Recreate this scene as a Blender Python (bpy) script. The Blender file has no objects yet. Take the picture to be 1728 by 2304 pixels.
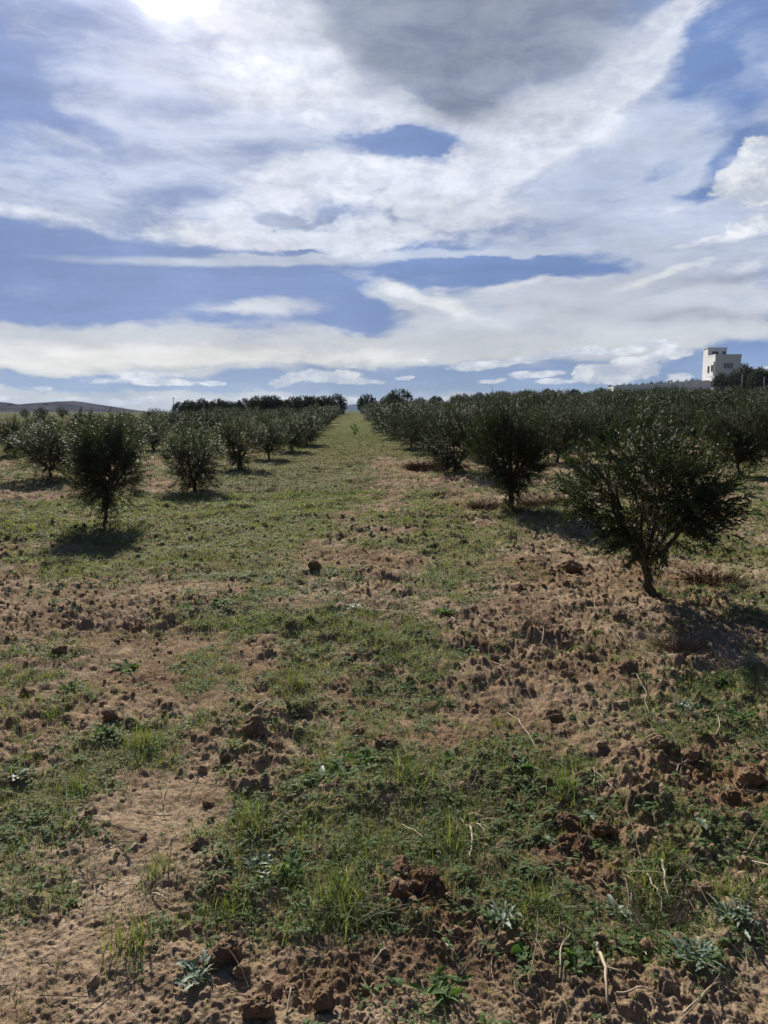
import bpy, math, random
import numpy as np
from mathutils import Vector, Matrix

# ---------------------------------------------------------------- camera, sky, sun, exposure
scene = bpy.context.scene
COL = scene.collection
CAM_H = 1.6
F_PX = 1598.0                      # focal length in pixels of the 1728x2304 photograph
PITCH = math.atan((1152 - 925) / F_PX)
cam_data = bpy.data.cameras.new("camera")
cam = bpy.data.objects.new("camera", cam_data)
COL.objects.link(cam)
cam.location = (0, 0, CAM_H)
cam.rotation_euler = (math.pi / 2 - PITCH, 0, 0)
cam_data.sensor_fit = 'VERTICAL'
cam_data.sensor_height = 24.0
cam_data.lens = F_PX / 2304 * 24.0
cam_data.clip_start = 0.05
cam_data.clip_end = 40000
scene.camera = cam

SUN_AZ = math.radians(-15.7)       # from +Y towards +X
SUN_EL = math.radians(28.0)
SUN_DIR = Vector((math.sin(SUN_AZ) * math.cos(SUN_EL), math.cos(SUN_AZ) * math.cos(SUN_EL), math.sin(SUN_EL)))
sun_data = bpy.data.lights.new("sun", 'SUN')
sun_data.energy = 4.9
sun_data.angle = math.radians(0.5)
sun_data.color = (1.0, 0.93, 0.82)
sun = bpy.data.objects.new("sun", sun_data)
COL.objects.link(sun)
sun.rotation_euler = SUN_DIR.to_track_quat('Z', 'Y').to_euler()

scene.view_settings.view_transform = 'Standard'
scene.view_settings.look = 'None'
scene.view_settings.exposure = 0.65
scene.view_settings.gamma = 1.0
scene.cycles.max_bounces = 6
scene.cycles.diffuse_bounces = 2
scene.cycles.glossy_bounces = 2
scene.cycles.transmission_bounces = 3
scene.cycles.transparent_max_bounces = 6
scene.cycles.volume_bounces = 0
scene.cycles.use_denoising = True
scene.cycles.use_adaptive_sampling = True
scene.cycles.adaptive_threshold = 0.02


def ray(px, py):
    """Direction in the world through a point of the photograph (1659-wide display units)."""
    s = 1728 / 1659
    x, y = px * s - 864, 1152 - py * s
    cp, sp = math.cos(PITCH), math.sin(PITCH)
    return np.array([x, F_PX * cp + y * sp, -F_PX * sp + y * cp]) / math.sqrt(x * x + y * y + F_PX * F_PX)


def ae(px, py):
    d = ray(px, py)
    return math.atan2(d[0], d[1]), math.asin(d[2])


class NT:
    """Small helper for node trees."""
    def __init__(self, tree):
        self.t = tree
        tree.nodes.clear()

    def n(self, kind, **kw):
        nd = self.t.nodes.new(kind)
        for k, v in kw.items():
            setattr(nd, k, v)
        return nd

    def put(self, sock, v):
        if isinstance(v, bpy.types.NodeSocket):
            self.t.links.new(v, sock)
        elif v is not None:
            if isinstance(v, (tuple, list)) and len(v) == 3 and sock.type == 'RGBA':
                v = (*v, 1.0)
            sock.default_value = v

    def m(self, op, a, b=None, c=None, clamp=False):
        nd = self.n('ShaderNodeMath', operation=op, use_clamp=clamp)
        for i, v in enumerate((a, b, c)):
            if v is not None:
                self.put(nd.inputs[i], v)
        return nd.outputs[0]

    def vm(self, op, a, b=None, out=0, scale=None):
        nd = self.n('ShaderNodeVectorMath', operation=op)
        self.put(nd.inputs[0], a)
        if b is not None:
            self.put(nd.inputs[1], b)
        if scale is not None:
            self.put(nd.inputs['Scale'], scale)
        return nd.outputs[out]

    def noise(self, vec, scale, detail=4, rough=.55, dist=0, color=False):
        nd = self.n('ShaderNodeTexNoise')
        self.put(nd.inputs['Vector'], vec)
        nd.inputs['Scale'].default_value = scale
        nd.inputs['Detail'].default_value = detail
        nd.inputs['Roughness'].default_value = rough
        nd.inputs['Distortion'].default_value = dist
        return nd.outputs['Color' if color else 'Fac']

    def rng(self, v, a, b, c=0., d=1., smooth=True):
        nd = self.n('ShaderNodeMapRange', interpolation_type='SMOOTHSTEP' if smooth else 'LINEAR')
        self.put(nd.inputs[0], v)
        for i, x in enumerate((a, b, c, d)):
            nd.inputs[1 + i].default_value = x
        return nd.outputs[0]

    def mix(self, f, a, b, mode='MIX'):
        nd = self.n('ShaderNodeMix', data_type='RGBA', blend_type=mode)
        self.put(nd.inputs[0], f)
        self.put(nd.inputs[6], a)
        self.put(nd.inputs[7], b)
        return nd.outputs[2]

    def map(self, vec, loc=(0, 0, 0), rot=(0, 0, 0), scale=(1, 1, 1), kind='POINT'):
        nd = self.n('ShaderNodeMapping', vector_type=kind)
        self.put(nd.inputs[0], vec)
        nd.inputs['Location'].default_value = loc
        nd.inputs['Rotation'].default_value = rot
        nd.inputs['Scale'].default_value = scale
        return nd.outputs[0]


world = bpy.data.worlds.new("World")
scene.world = world
world.use_nodes = True
world.cycles.sampling_method = 'MANUAL'
world.cycles.sample_map_resolution = 512
W = NT(world.node_tree)
BG = 0.1
geo = W.n('ShaderNodeTexCoord').outputs['Generated']
sep = W.n('ShaderNodeSeparateXYZ')
W.put(sep.inputs[0], geo)
el_ = W.m('ARCSINE', sep.outputs[2])
az_ = W.m('ARCTAN2', sep.outputs[0], sep.outputs[1])
cmb = W.n('ShaderNodeCombineXYZ')
W.put(cmb.inputs[0], az_)
W.put(cmb.inputs[1], el_)
AE = cmb.outputs[0]
AEs = W.map(AE, scale=(1, 2.3, 1))
warp_a = W.vm('SUBTRACT', W.noise(AEs, 3.2, 3, .55, color=True), (.5, .5, .5))
warp_b = W.vm('SUBTRACT', W.noise(AEs, 13, 4, .6, color=True), (.5, .5, .5))
P = W.vm('ADD', AE, W.vm('ADD', W.vm('MULTIPLY', warp_a, (.10, .045, 0)), W.vm('MULTIPLY', warp_b, (.062, .034, 0))))
P2 = W.vm('ADD', AE, W.vm('ADD', W.vm('MULTIPLY', warp_a, (.03, .012, 0)), W.vm('MULTIPLY', warp_b, (.028, .016, 0))))
# tilted coordinates so that streaks follow the cloud bands
streak = W.noise(W.vm('ADD', W.map(AE, rot=(0, 0, .10), scale=(1, 5.5, 1)), W.vm('SCALE', warp_a, scale=.5)), 4.2, 5, .58)
fine = W.noise(W.map(AE, rot=(0, 0, .12), scale=(1, 2.9, 1)), 9, 9, .66, .4)
puff = W.noise(W.map(AE, scale=(1, 1.9, 1)), 26, 9, .66)
broad = W.noise(W.map(AE, rot=(0, 0, -.1), scale=(1, 2.6, 1)), 3.1, 5, .55, .6)

PXR = 1 / 1534.0


def blobs(coord, items):
    acc = None
    for it in items:
        x, y, rx, ry = it[:4]
        rot = it[4] if len(it) > 4 else 0
        w = it[5] if len(it) > 5 else 1
        a, e = ae(x, y)
        # local stretch of azimuth away from the horizon
        kx = 1 / max(math.cos(e), .3) * math.cos(math.atan(abs(x - 829) / 1534))
        m_ = W.map(coord, (a, e, 0), (0, 0, math.radians(rot)), (rx * PXR * kx, ry * PXR * .9, 1), 'TEXTURE')
        g = W.n('ShaderNodeTexGradient', gradient_type='SPHERICAL')
        W.put(g.inputs[0], m_)
        v = g.outputs[1]
        acc = W.m('MULTIPLY', v, w) if acc is None else W.m('MULTIPLY_ADD', v, w, acc)
    return acc


# positions are read off the photograph and turned into azimuth and elevation
veil = blobs(P, [
    (300, 330, 560, 260, 0, 1.0), (620, 230, 400, 260, -18, .9), (250, 60, 350, 150, 0, .5), (1250, 420, 560, 240, 0, 1.5),
    (1450, 560, 480, 150, 5, 1.2), (1150, 700, 620, 110, 0, 1.0), (1370, 250, 260, 230, 30, 1.0), (120, 450, 420, 60, -6, .9),
    (500, 760, 700, 80, 0, 1.5), (60, 745, 500, 80, 0, 1.3), (860, 650, 200, 60, -12, 1.2), (1500, 700, 420, 110, 0, 1.1), (1620, 240, 120, 200, 0, .5),
    (830, 872, 2800, 40, 0, 1.6), (1180, 620, 280, 60, 4, .9), (640, 563, 620, 15, 2.2, 3.4), (1000, 740, 600, 60, 0, .8),
    (100, 215, 200, 30, -22, -1.3), (10, 170, 120, 130, 0, -1.0), (885, 305, 170, 50, 0, -1.6), (760, 270, 110, 40, -20, -.8), (1415, 364, 90, 16, 0, -.8),
    (1530, 120, 70, 110, -32, -1.2), (1600, 210, 60, 90, 0, -.9), (1575, 340, 110, 24, 40, -1.0), (1520, 415, 60, 18, 10, -1.6), (1330, 430, 80, 14, 8, -.8), (180, 535, 460, 46, -5, -3.2), (300, 620, 560, 60, 1, -3.6), (50, 640, 340, 60, 0, -2.4),
    (750, 672, 150, 46, -14, -1.8), (1010, 578, 360, 44, 0, -2.8), (1290, 582, 110, 22, 0, -1.6), (1580, 770, 130, 34, 0, -1.5), (480, 690, 80, 20, 0, -.6),
    (900, 822, 900, 24, 0, -1.3), (200, 826, 700, 20, 0, -1.2), (870, 800, 200, 16, 0, -.8)])
D_veil = W.rng(W.m('ADD', veil, W.m('ADD', W.m('MULTIPLY', W.m('SUBTRACT', fine, .5), 1.7), W.m('ADD', W.m('MULTIPLY', W.m('SUBTRACT', broad, .5), 1.5), W.m('MULTIPLY', W.m('SUBTRACT', streak, .5), 1.6)))), .05, 1.25)

clear = blobs(P, [
    (130, 535, 380, 56, -5, 1.5), (330, 545, 240, 30, 2, .9), (180, 618, 560, 74, 1, 1.9), (560, 605, 260, 36, 4, 1.0), (60, 660, 240, 50, 0, 1.2), (750, 675, 150, 40, -14, 1.3), (800, 580, 200, 30, 0, .9),
    (1020, 578, 330, 36, 0, 1.3), (1290, 582, 110, 22, 0, 1.0), (850, 312, 120, 34, 8, .9), (935, 298, 110, 34, -8, .95), (770, 272, 110, 26, -20, .7), (1530, 120, 80, 120, -32, .9), (1415, 364, 90, 18, 6, .7), (1575, 345, 120, 24, 40, 1.0), (1510, 415, 70, 18, 10, 1.2),
    (10, 170, 110, 110, 0, .7), (120, 215, 190, 30, -22, .7), (1600, 230, 60, 90, 0, .6), (870, 815, 320, 26, 0, .8), (1580, 770, 140, 36, 0, 1.0), (150, 825, 400, 18, 0, .7), (1230, 800, 300, 30, 0, .6)])
clear = W.m('MULTIPLY', W.rng(W.m('ADD', clear, W.m('ADD', W.m('MULTIPLY', W.m('SUBTRACT', fine, .5), 2.2), W.m('MULTIPLY', W.m('SUBTRACT', puff, .5), 1.8))), -.05, 1.35), .90)
D_veil = W.m('MULTIPLY', D_veil, W.m('SUBTRACT', 1, clear))
D_veil = W.m('MAXIMUM', D_veil, W.rng(W.m('ADD', blobs(W.vm('ADD', AE, W.vm('MULTIPLY', warp_b, (.02, .009, 0))), [(560, 566, 520, 15, 2.2, 1.2), (900, 550, 420, 12, 1.5, 1.0)]), W.m('MULTIPLY', W.m('SUBTRACT', fine, .5), .5)), .05, .9))

white_cut = clear
white = blobs(P, [
    (540, 60, 210, 190, 40, .9), (700, 170, 200, 120, -30, .9), (1200, 270, 240, 110, 24, .7), (800, 390, 380, 60, 0, .5), (480, 500, 260, 46, 6, .5),
    (640, 110, 130, 240, 50, .9), (800, 200, 210, 100, -32, 1.3), (950, 262, 160, 50, -14, 1.0), (1100, 270, 190, 90, 28, 1.3), (1280, 190, 230, 75, 33, 1.2),
    (1450, 70, 200, 55, 45, 1.0), (1060, 350, 190, 55, 8, .8), (1290, 270, 110, 60, 10, .5), (660, 400, 230, 55, 12, 1.2), (500, 515, 200, 40, 0, 1.3), (850, 400, 300, 50, -4, 1.1),
    (720, 525, 320, 30, 0, 1.1), (980, 440, 220, 60, -12, .9), (880, 500, 160, 40, 0, .6), (60, 470, 320, 26, -6, 1.0), (560, 8, 150, 130, -30, 1.3), (1420, 460, 120, 30, 5, .5), (560, 440, 110, 36, 20, .5),
    (540, 668, 190, 30, 3, 1.0), (240, 762, 320, 40, 0, 1.2), (650, 772, 420, 36, 0, .9), (860, 622, 200, 30, -16, 1.1), (970, 672, 160, 30, -16, .7), (60, 790, 240, 22, 0, .6),
    (1420, 602, 150, 14, 12, 1.3), (1150, 610, 190, 20, 5, .7), (1570, 515, 130, 16, 10, .9), (1480, 528, 70, 9, 12, .9), (1610, 575, 50, 14, 30, .6),
    (590, 480, 70, 30, -10, -1.8), (690, 468, 60, 16, 16, -1.3), (865, 468, 46, 24, 60, -.5), (810, 415, 70, 14, 4, -1.0), (1015, 430, 60, 12, 0, -.7), (630, 546, 40, 6, 0, -.8), (885, 308, 130, 34, 0, -2.2), (700, 480, 420, 90, 0, .5), (850, 440, 300, 90, 0, .4)])
D_white = W.rng(W.m('ADD', white, W.m('ADD', W.m('MULTIPLY', W.m('SUBTRACT', fine, .5), 1.6), W.m('MULTIPLY', W.m('SUBTRACT', puff, .5), .8))), .05, 1.0)

D_white = W.m('MULTIPLY', D_white, W.m('SUBTRACT', 1, W.m('MULTIPLY', white_cut, .7)))
cum = blobs(P2, [
    (1640, 330, 50, 46, 30, 1.3), (1600, 385, 90, 40, 15, 1.3), (1650, 400, 90, 50, 0, 1.0), (330, 822, 165, 13, 0, 1.0), (330, 806, 130, 10, 0, .8), (620, 824, 55, 16, 20, 1.0),
    (700, 812, 100, 20, 0, 1.1), (770, 824, 75, 12, 0, .9), (872, 815, 26, 8, 0, 1.0), (90, 838, 30, 8, 0, .9), (470, 828, 26, 8, 0, .8),
    (1010, 790, 70, 15, 4, 1.1), (1090, 780, 80, 14, 6, .9), (1200, 766, 130, 11, 8, 1.1), (1370, 750, 140, 10, 6, 1.1), (1060, 822, 40, 7, 6, 1.0), (1150, 808, 80, 12, 6, 1.0),
    (1280, 806, 52, 34, 0, 1.3), (1345, 800, 60, 40, 10, 1.3), (1395, 788, 44, 32, 0, 1.2), (1450, 760, 60, 20, 5, .8), (1470, 812, 48, 16, 0, 1.0), (1200, 824, 60, 10, 0, .9),
    (1640, 800, 60, 16, 0, .7), (915, 778, 26, 5, 0, .7), (760, 790, 30, 6, 0, .6), (1640, 480, 90, 26, 10, .8),
    (700, 862, 900, 12, 0, .35), (150, 866, 400, 12, 0, .4)])
D_cum = W.rng(W.m('ADD', cum, W.m('MULTIPLY', W.m('SUBTRACT', puff, .5), W.m('MULTIPLY', W.m('MINIMUM', W.m('MULTIPLY', cum, 4), 1), 2.0))), .14, .46)

grey = blobs(P, [
    (1010, 40, 430, 200, -8, 1.9), (850, 30, 190, 120, -30, .8), (1240, 20, 240, 90, 20, 1.1), (985, 190, 120, 100, -10, 1.0), (1110, 150, 170, 80, 30, .6), (1010, 225, 34, 36, 0, .5), (830, 110, 110, 90, 0, .5),
    (600, 482, 80, 34, -10, .95), (690, 470, 80, 22, 10, .8), (865, 468, 50, 30, 60, .65), (810, 415, 80, 18, 10, .6), (1015, 430, 60, 14, 0, .5), (760, 505, 80, 14, 0, .35),
    (1480, 622, 190, 24, 6, .95), (1440, 690, 170, 30, -3, .95), (1590, 605, 60, 18, 8, .6), (1560, 690, 90, 20, 0, .5), (1640, 405, 40, 14, 0, .3),
    (960, 50, 70, 40, 0, -.45), (330, 820, 90, 8, 0, .5), (410, 826, 36, 8, 0, .4)])
D_grey = W.rng(W.m('ADD', grey, W.m('ADD', W.m('MULTIPLY', W.m('SUBTRACT', fine, .5), .9), W.m('MULTIPLY', W.m('SUBTRACT', broad, .5), .8))), .02, 1.55)

sky_n = W.n('ShaderNodeTexSky', sky_type='NISHITA')
sky_n.sun_disc = False
sky_n.sun_elevation = SUN_EL
sky_n.sun_rotation = SUN_AZ
sky_n.altitude = 100
sky_n.air_density = 1.0
sky_n.dust_density = 1.0
sky_n.ozone_density = 2.2
K = 1 / BG / 2 ** .65
c = lambda r, g, b: (r * K, g * K, b * K)
warm = W.rng(el_, .02, .26, 1, 0)
blue = W.mix(.965, sky_n.outputs[0], c(.165, .262, .52))
blue = W.mix(W.rng(el_, .0, .10, .7, 0), blue, c(.38, .51, .65))
col = W.mix(W.m('MULTIPLY', D_veil, .90), blue, W.mix(warm, W.mix(W.rng(fine, .3, .7), c(.48, .55, .71), (.64*K, .70*K, .83*K)), c(.68, .69, .67)))
col = W.mix(W.m('MULTIPLY', D_white, .93), col, W.mix(warm, W.mix(W.rng(puff, .3, .7), c(.60, .65, .77), c(.88, .91, .98)), c(.88, .87, .82)))
col = W.mix(W.m('MULTIPLY', D_grey, .95), col, W.mix(W.rng(fine, .3, .7), c(.23, .28, .38), c(.36, .405, .50)))
col = W.mix(W.m('MULTIPLY', D_cum, .92), col, W.mix(W.rng(puff, .40, .66), c(.54, .60, .70), c(.88, .90, .93)))
# sunlight scattered forward through the thin cloud round the sun
dsun = W.vm('DOT_PRODUCT', W.vm('NORMALIZE', geo), tuple(SUN_DIR), out=1)
ang = W.m('ARCCOSINE', W.m('MINIMUM', dsun, .99999))
g1 = W.m('EXPONENT', W.m('MULTIPLY', W.m('POWER', W.m('DIVIDE', ang, .029), 2), -1))
g2 = W.m('EXPONENT', W.m('DIVIDE', ang, -.10))
glow = W.mix(1, W.mix(1, (0, 0, 0), W.mix(g1, (0, 0, 0), c(3.0, 3.0, 3.0)), 'ADD'), W.mix(g2, (0, 0, 0), c(.34, .30, .30)), 'ADD')
glow = W.mix(D_grey, glow, (0, 0, 0))
col = W.mix(1, col, glow, 'ADD')
shade = W.rng(W.m('ADD', W.m('MULTIPLY', streak, .6), W.m('MULTIPLY', broad, .4)), .35, .65, .88, 1.12)
col = W.vm('SCALE', col, scale=W.m('MAXIMUM', shade, W.m('MULTIPLY', warm, .0)))
# sky out of view, behind and overhead, dimmed to cut fill light and deepen shadows
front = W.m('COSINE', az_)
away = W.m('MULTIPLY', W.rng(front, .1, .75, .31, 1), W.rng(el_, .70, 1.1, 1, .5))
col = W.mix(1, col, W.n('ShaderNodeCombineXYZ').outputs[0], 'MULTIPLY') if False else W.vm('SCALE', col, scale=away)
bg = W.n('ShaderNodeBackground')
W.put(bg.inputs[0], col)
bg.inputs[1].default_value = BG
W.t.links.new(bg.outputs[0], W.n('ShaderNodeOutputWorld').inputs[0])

# ---------------------------------------------------------------- numpy noise
def hsh(ix, iy, seed):
    h = (ix.astype(np.int64) * 374761393 + iy.astype(np.int64) * 668265263 + seed * 974634777) & 0xFFFFFFFF
    h = ((h ^ (h >> 13)) * 1274126177) & 0xFFFFFFFF
    h = ((h ^ (h >> 15)) * 2246822519) & 0xFFFFFFFF
    return ((h ^ (h >> 16)) & 0xFFFFFF) / float(0x1000000)


def vnoise(x, y, seed=0):
    ix, iy = np.floor(x), np.floor(y)
    fx, fy = x - ix, y - iy
    fx, fy = fx * fx * fx * (fx * (fx * 6 - 15) + 10), fy * fy * fy * (fy * (fy * 6 - 15) + 10)
    a, b = hsh(ix, iy, seed), hsh(ix + 1, iy, seed)
    c_, d = hsh(ix, iy + 1, seed), hsh(ix + 1, iy + 1, seed)
    return (a + (b - a) * fx) * (1 - fy) + (c_ + (d - c_) * fx) * fy


def fbm(x, y, scale, octaves=4, seed=0, gain=.5):
    s, amp, tot = 0, 1, 0
    for o in range(octaves):
        s = s + amp * vnoise(x * scale + 17.3 * o, y * scale - 9.1 * o, seed + o)
        tot += amp
        amp *= gain
        scale *= 2.03
    return s / tot


def cells(x, y, size, prob, seed, rmin=.25, rmax=.55):
    """Rounded lumps, one at most per cell: returns height in units of size."""
    gx, gy = x / size, y / size
    ix, iy = np.floor(gx), np.floor(gy)
    out = np.zeros_like(x)
    for dx in (-1, 0, 1):
        for dy in (-1, 0, 1):
            cx, cy = ix + dx, iy + dy
            px_ = cx + .15 + .7 * hsh(cx, cy, seed)
            py_ = cy + .15 + .7 * hsh(cx, cy, seed + 1)
            r = rmin + (rmax - rmin) * hsh(cx, cy, seed + 2) ** 2
            on = hsh(cx, cy, seed + 3) < prob
            th = hsh(cx, cy, seed + 4) * 3.14
            ex = (gx - px_) * np.cos(th) + (gy - py_) * np.sin(th)
            ey = -(gx - px_) * np.sin(th) + (gy - py_) * np.cos(th)
            q = 1 - (ex * ex * 1.5 + ey * ey * .8) / (r * r)
            h = np.where(on & (q > 0), np.sqrt(np.maximum(q, 0)) * r * .55, 0)
            out = np.maximum(out, h)
    return out


def sstep(a, b, v):
    t = np.clip((v - a) / (b - a), 0, 1)
    return t * t * (3 - 2 * t)


# ---------------------------------------------------------------- terrain
def base_height(x, y):
    x = np.asarray(x, float); y = np.asarray(y, float)
    yy = np.maximum(y, 0)
    r = np.hypot(x, y)
    z = 1.15 * sstep(20, 150, yy) * sstep(-90, -20, x)
    side = np.clip(x + 4, 0, None)
    side = 90 * (1 - np.exp(-side / 90)) * 1.28
    z = z + .082 * side * (np.minimum(yy, 205) / 185) ** 1.25 * (1 - .5 * sstep(300, 700, r))
    z = z + .0075 * np.clip(yy - 185, 0, 200) * sstep(30, 80, x)
    z = z + .10 * (fbm(x, y, .11, 2, 91) - .5) * sstep(3, 12, r)
    return z


def to_ground(px, py):
    d = ray(px, py)
    t = CAM_H / max(-d[2], 1e-4)
    for _ in range(12):
        h = float(base_height(d[0] * t, d[1] * t))
        t = min((CAM_H - h) / max(-d[2], 1e-4) * .6 + t * .4, 900)
    return float(d[0] * t), float(d[1] * t)


ZONE_CACHE = {}


def zones(x, y, items):
    """Sum of soft patches; an item is (px, py, rx, ry, weight) read off the photograph's ground."""
    key = tuple(items)
    if key not in ZONE_CACHE:
        rows = []
        for px, py, rx, ry, w in items:
            gx, gy = to_ground(px, py)
            x1, _ = to_ground(px + rx, py)
            _, yf = to_ground(px, py - ry * .8)
            _, yn = to_ground(px, py + ry)
            rows.append((gx, gy, max(abs(x1 - gx), .05), max((yf - yn) / 2, .05), w))
        ZONE_CACHE[key] = rows
    acc = np.zeros_like(x)
    for gx, gy, sx, sy, w in ZONE_CACHE[key]:
        q = (((x - gx) / sx) ** 2 + ((y - gy) / sy) ** 2) * 1.2
        m = q < 6
        if m.all():
            acc += w * np.exp(-q)
        elif m.any():
            acc[m] += w * np.exp(-q[m])
    return acc


GREEN = [(700, 1000, 90, 60, .9), (740, 955, 70, 40, .8), (610, 1090, 150, 60, .8), (560, 1170, 170, 60, .6), (850, 1090, 120, 40, .45), (900, 1170, 160, 50, .45), (820, 1340, 200, 60, .45), (560, 1370, 160, 60, .5), (350, 1540, 120, 60, .3), (1000, 1560, 120, 60, .4), (1050, 1760, 180, 80, .4), (1300, 2060, 160, 80, .5), (1450, 1780, 150, 60, .4), (500, 1140, 230, 90, .9), (560, 1040, 150, 40, 1.0), (640, 1030, 120, 30, .6), (765, 925, 40, 22, 1.0), (300, 1090, 250, 50, .5), (100, 1130, 200, 60, .45), (330, 1200, 220, 40, .7),
         (470, 1310, 90, 40, .8), (700, 1400, 190, 110, .55), (940, 1300, 130, 90, .6), (1000, 1410, 140, 90, .6), (390, 1440, 90, 50, .7),
         (130, 1510, 80, 60, .8), (240, 1620, 90, 50, .7), (160, 1700, 100, 60, .6), (320, 1600, 60, 40, .8), (560, 1560, 90, 30, .5), (740, 1660, 130, 60, 1.1), (880, 1700, 70, 60, .9),
         (640, 1790, 180, 70, 1.0), (800, 1820, 160, 80, .9), (560, 1900, 120, 80, .8), (740, 1960, 110, 80, 1.0), (500, 2000, 80, 60, .7), (300, 1920, 80, 40, .5), (290, 2060, 90, 60, .6),
         (1100, 1650, 130, 70, .8), (1180, 1700, 70, 50, .8), (1150, 1530, 90, 50, .5), (1400, 1540, 150, 60, .9), (1560, 1520, 130, 70, 1.1), (1640, 1600, 80, 60, .8),
         (1000, 1850, 150, 90, .8), (1150, 1990, 160, 80, .8), (1400, 1870, 160, 60, .5), (1500, 2030, 200, 130, 1.0), (1600, 1800, 120, 60, .7), (1080, 2130, 160, 60, .8),
         (900, 980, 60, 20, .3), (1000, 1180, 130, 40, .5), (1500, 1180, 200, 60, .7), (1620, 1060, 80, 70, .7), (1500, 1000, 140, 50, .7), (870, 1490, 40, 50, .7), (60, 1840, 60, 30, .3),
         (1350, 1380, 200, 60, .25), (1630, 1420, 80, 60, .5), (760, 1090, 60, 60, .1), (120, 1980, 60, 50, .3), (60, 900, 300, 6, .9), (180, 960, 300, 20, .5)]
BARE = [(690, 1200, 60, 60, .7), (630, 1300, 60, 50, .8), (560, 1400, 50, 50, .6), (1080, 1350, 90, 60, .5), (850, 1460, 60, 40, .4), (930, 1590, 60, 40, .5), (330, 1180, 80, 20, .5), (820, 1130, 60, 50, .5), (760, 1020, 60, 20, .35), (540, 1680, 60, 40, .5), (1330, 1620, 90, 50, .4), (430, 1520, 120, 70, .5), (390, 1750, 110, 130, 1.0), (330, 1850, 110, 90, .7), (150, 1860, 170, 60, .7), (120, 2080, 180, 120, .8), (120, 1330, 240, 90, .7), (560, 1250, 50, 30, .2),
        (740, 1150, 70, 70, .35), (850, 1010, 90, 50, .35), (1230, 1470, 170, 70, .7), (1180, 1610, 90, 50, .6), (1250, 1300, 230, 60, .7), (850, 1230, 110, 60, .3), (1420, 1700, 170, 50, .6),
        (1230, 1850, 100, 50, .5), (620, 1520, 130, 50, .5), (900, 1960, 60, 60, .6), (820, 2130, 160, 60, .7), (500, 2150, 130, 60, .5), (1350, 2180, 120, 40, .5), (1600, 1890, 80, 60, .5),
        (940, 1060, 130, 40, .4), (250, 1760, 140, 40, .3), (1580, 1700, 100, 40, .4), (900, 1560, 90, 40, .3), (730, 1500, 60, 40, .3)]


def green_mask(x, y):
    r = np.hypot(x, y)
    g = zones(x, y, GREEN) - zones(x, y, BARE)
    n1 = fbm(x, y, 1.3, 3, 5) - .5
    n2 = fbm(x, y, 8.5, 4, 25, .7) - .5
    v = .24 + .04 * sstep(6, 12, r) + g * .66 + n1 * 1.7 + n2 * 2.3 * np.clip(8 / np.maximum(r, 1), .3, 1)
    v = v + .30 * sstep(4.5, 10, r) + .30 * sstep(12, 40, r)
    return sstep(.25, .85, v)


def rough_mask(x, y):
    """Where the plough has left big clods."""
    z = zones(x, y, [(1200, 1400, 300, 110, .9), (1450, 1700, 250, 120, .8), (900, 1950, 120, 100, .9), (1150, 1800, 180, 80, .6), (700, 2150, 260, 100, .8),
                     (100, 1350, 260, 90, .8), (650, 1540, 160, 60, .7), (750, 1270, 90, 50, .5), (1250, 1780, 120, 90, .7), (1600, 1750, 120, 120, .7)])
    z = z - zones(x, y, [(390, 1760, 110, 130, 1.2), (460, 1500, 80, 60, .6), (120, 2100, 200, 120, .7), (600, 1130, 200, 90, .5), (280, 1950, 120, 70, .5)])
    far_ = sstep(4.5, 9, np.hypot(x, y))
    return np.clip(.45 + .25 * far_ + z * .7 + (fbm(x, y, 1.7, 2, 55) - .5) * 1.1, .06 + .3 * far_, 1.3)


def height(x, y, lod=True):
    x = np.asarray(x, float); y = np.asarray(y, float)
    r = np.hypot(x, y)
    z = base_height(x, y)
    rm = rough_mask(x, y)
    near = 1 - sstep(35, 90, r)
    wx, wy = x + .10 * fbm(x, y, 9, 4, 71), y + .10 * fbm(y, x, 9, 4, 72)
    z = z + near * (.055 * (fbm(x, y, 2.4, 3, 11) - .5) * (.5 + rm) + .075 * (fbm(x, y, .8, 2, 12) - .5))
    # plough ridges along the aisle
    u = x + .0417 * y
    z = z + near * .014 * np.sin(u * 2 * math.pi / .62 + 2.5 * fbm(x, y, .6, 2, 14)) * np.clip(rm, 0, 1)
    z = z + near * rm * (cells(wx, wy, .34, .35, 101) * .34 * .42 + cells(wx, wy, .15, .55, 111) * .15 * .8)
    rg = 1 - np.abs(fbm(wx, wy, 3.3, 3, 161) * 2 - 1)
    z = z + near * (.045 + .045 * sstep(6, 14, r)) * (rg - .7) * (.25 + rm)
    m = r < 30
    if m.any():
        xs, ys, rs = wx[m] + .035 * fbm(x[m], y[m], 34, 3, 73, .7), wy[m] + .035 * fbm(y[m], x[m], 34, 3, 74, .7), rm[m]
        fade = 1 - sstep(14, 30, r[m])
        k = .20 + .80 * np.clip(rs, 0, 1)
        add = cells(xs, ys, .08, .60, 121) * .08 * 1.25 * k ** 1.5 + cells(xs + 3, ys, .04, .55, 131) * .04 * 1.1 * k ** 1.3
        lump = 1 - np.abs(fbm(x[m], y[m], 17, 3, 141) * 2 - 1) - .7
        add = add + .034 * lump * k + .014 * (fbm(x[m], y[m], 70, 2, 151) - .5) * (.5 + k)
        z = z.copy()
        z[m] += add * fade
    return z


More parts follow.
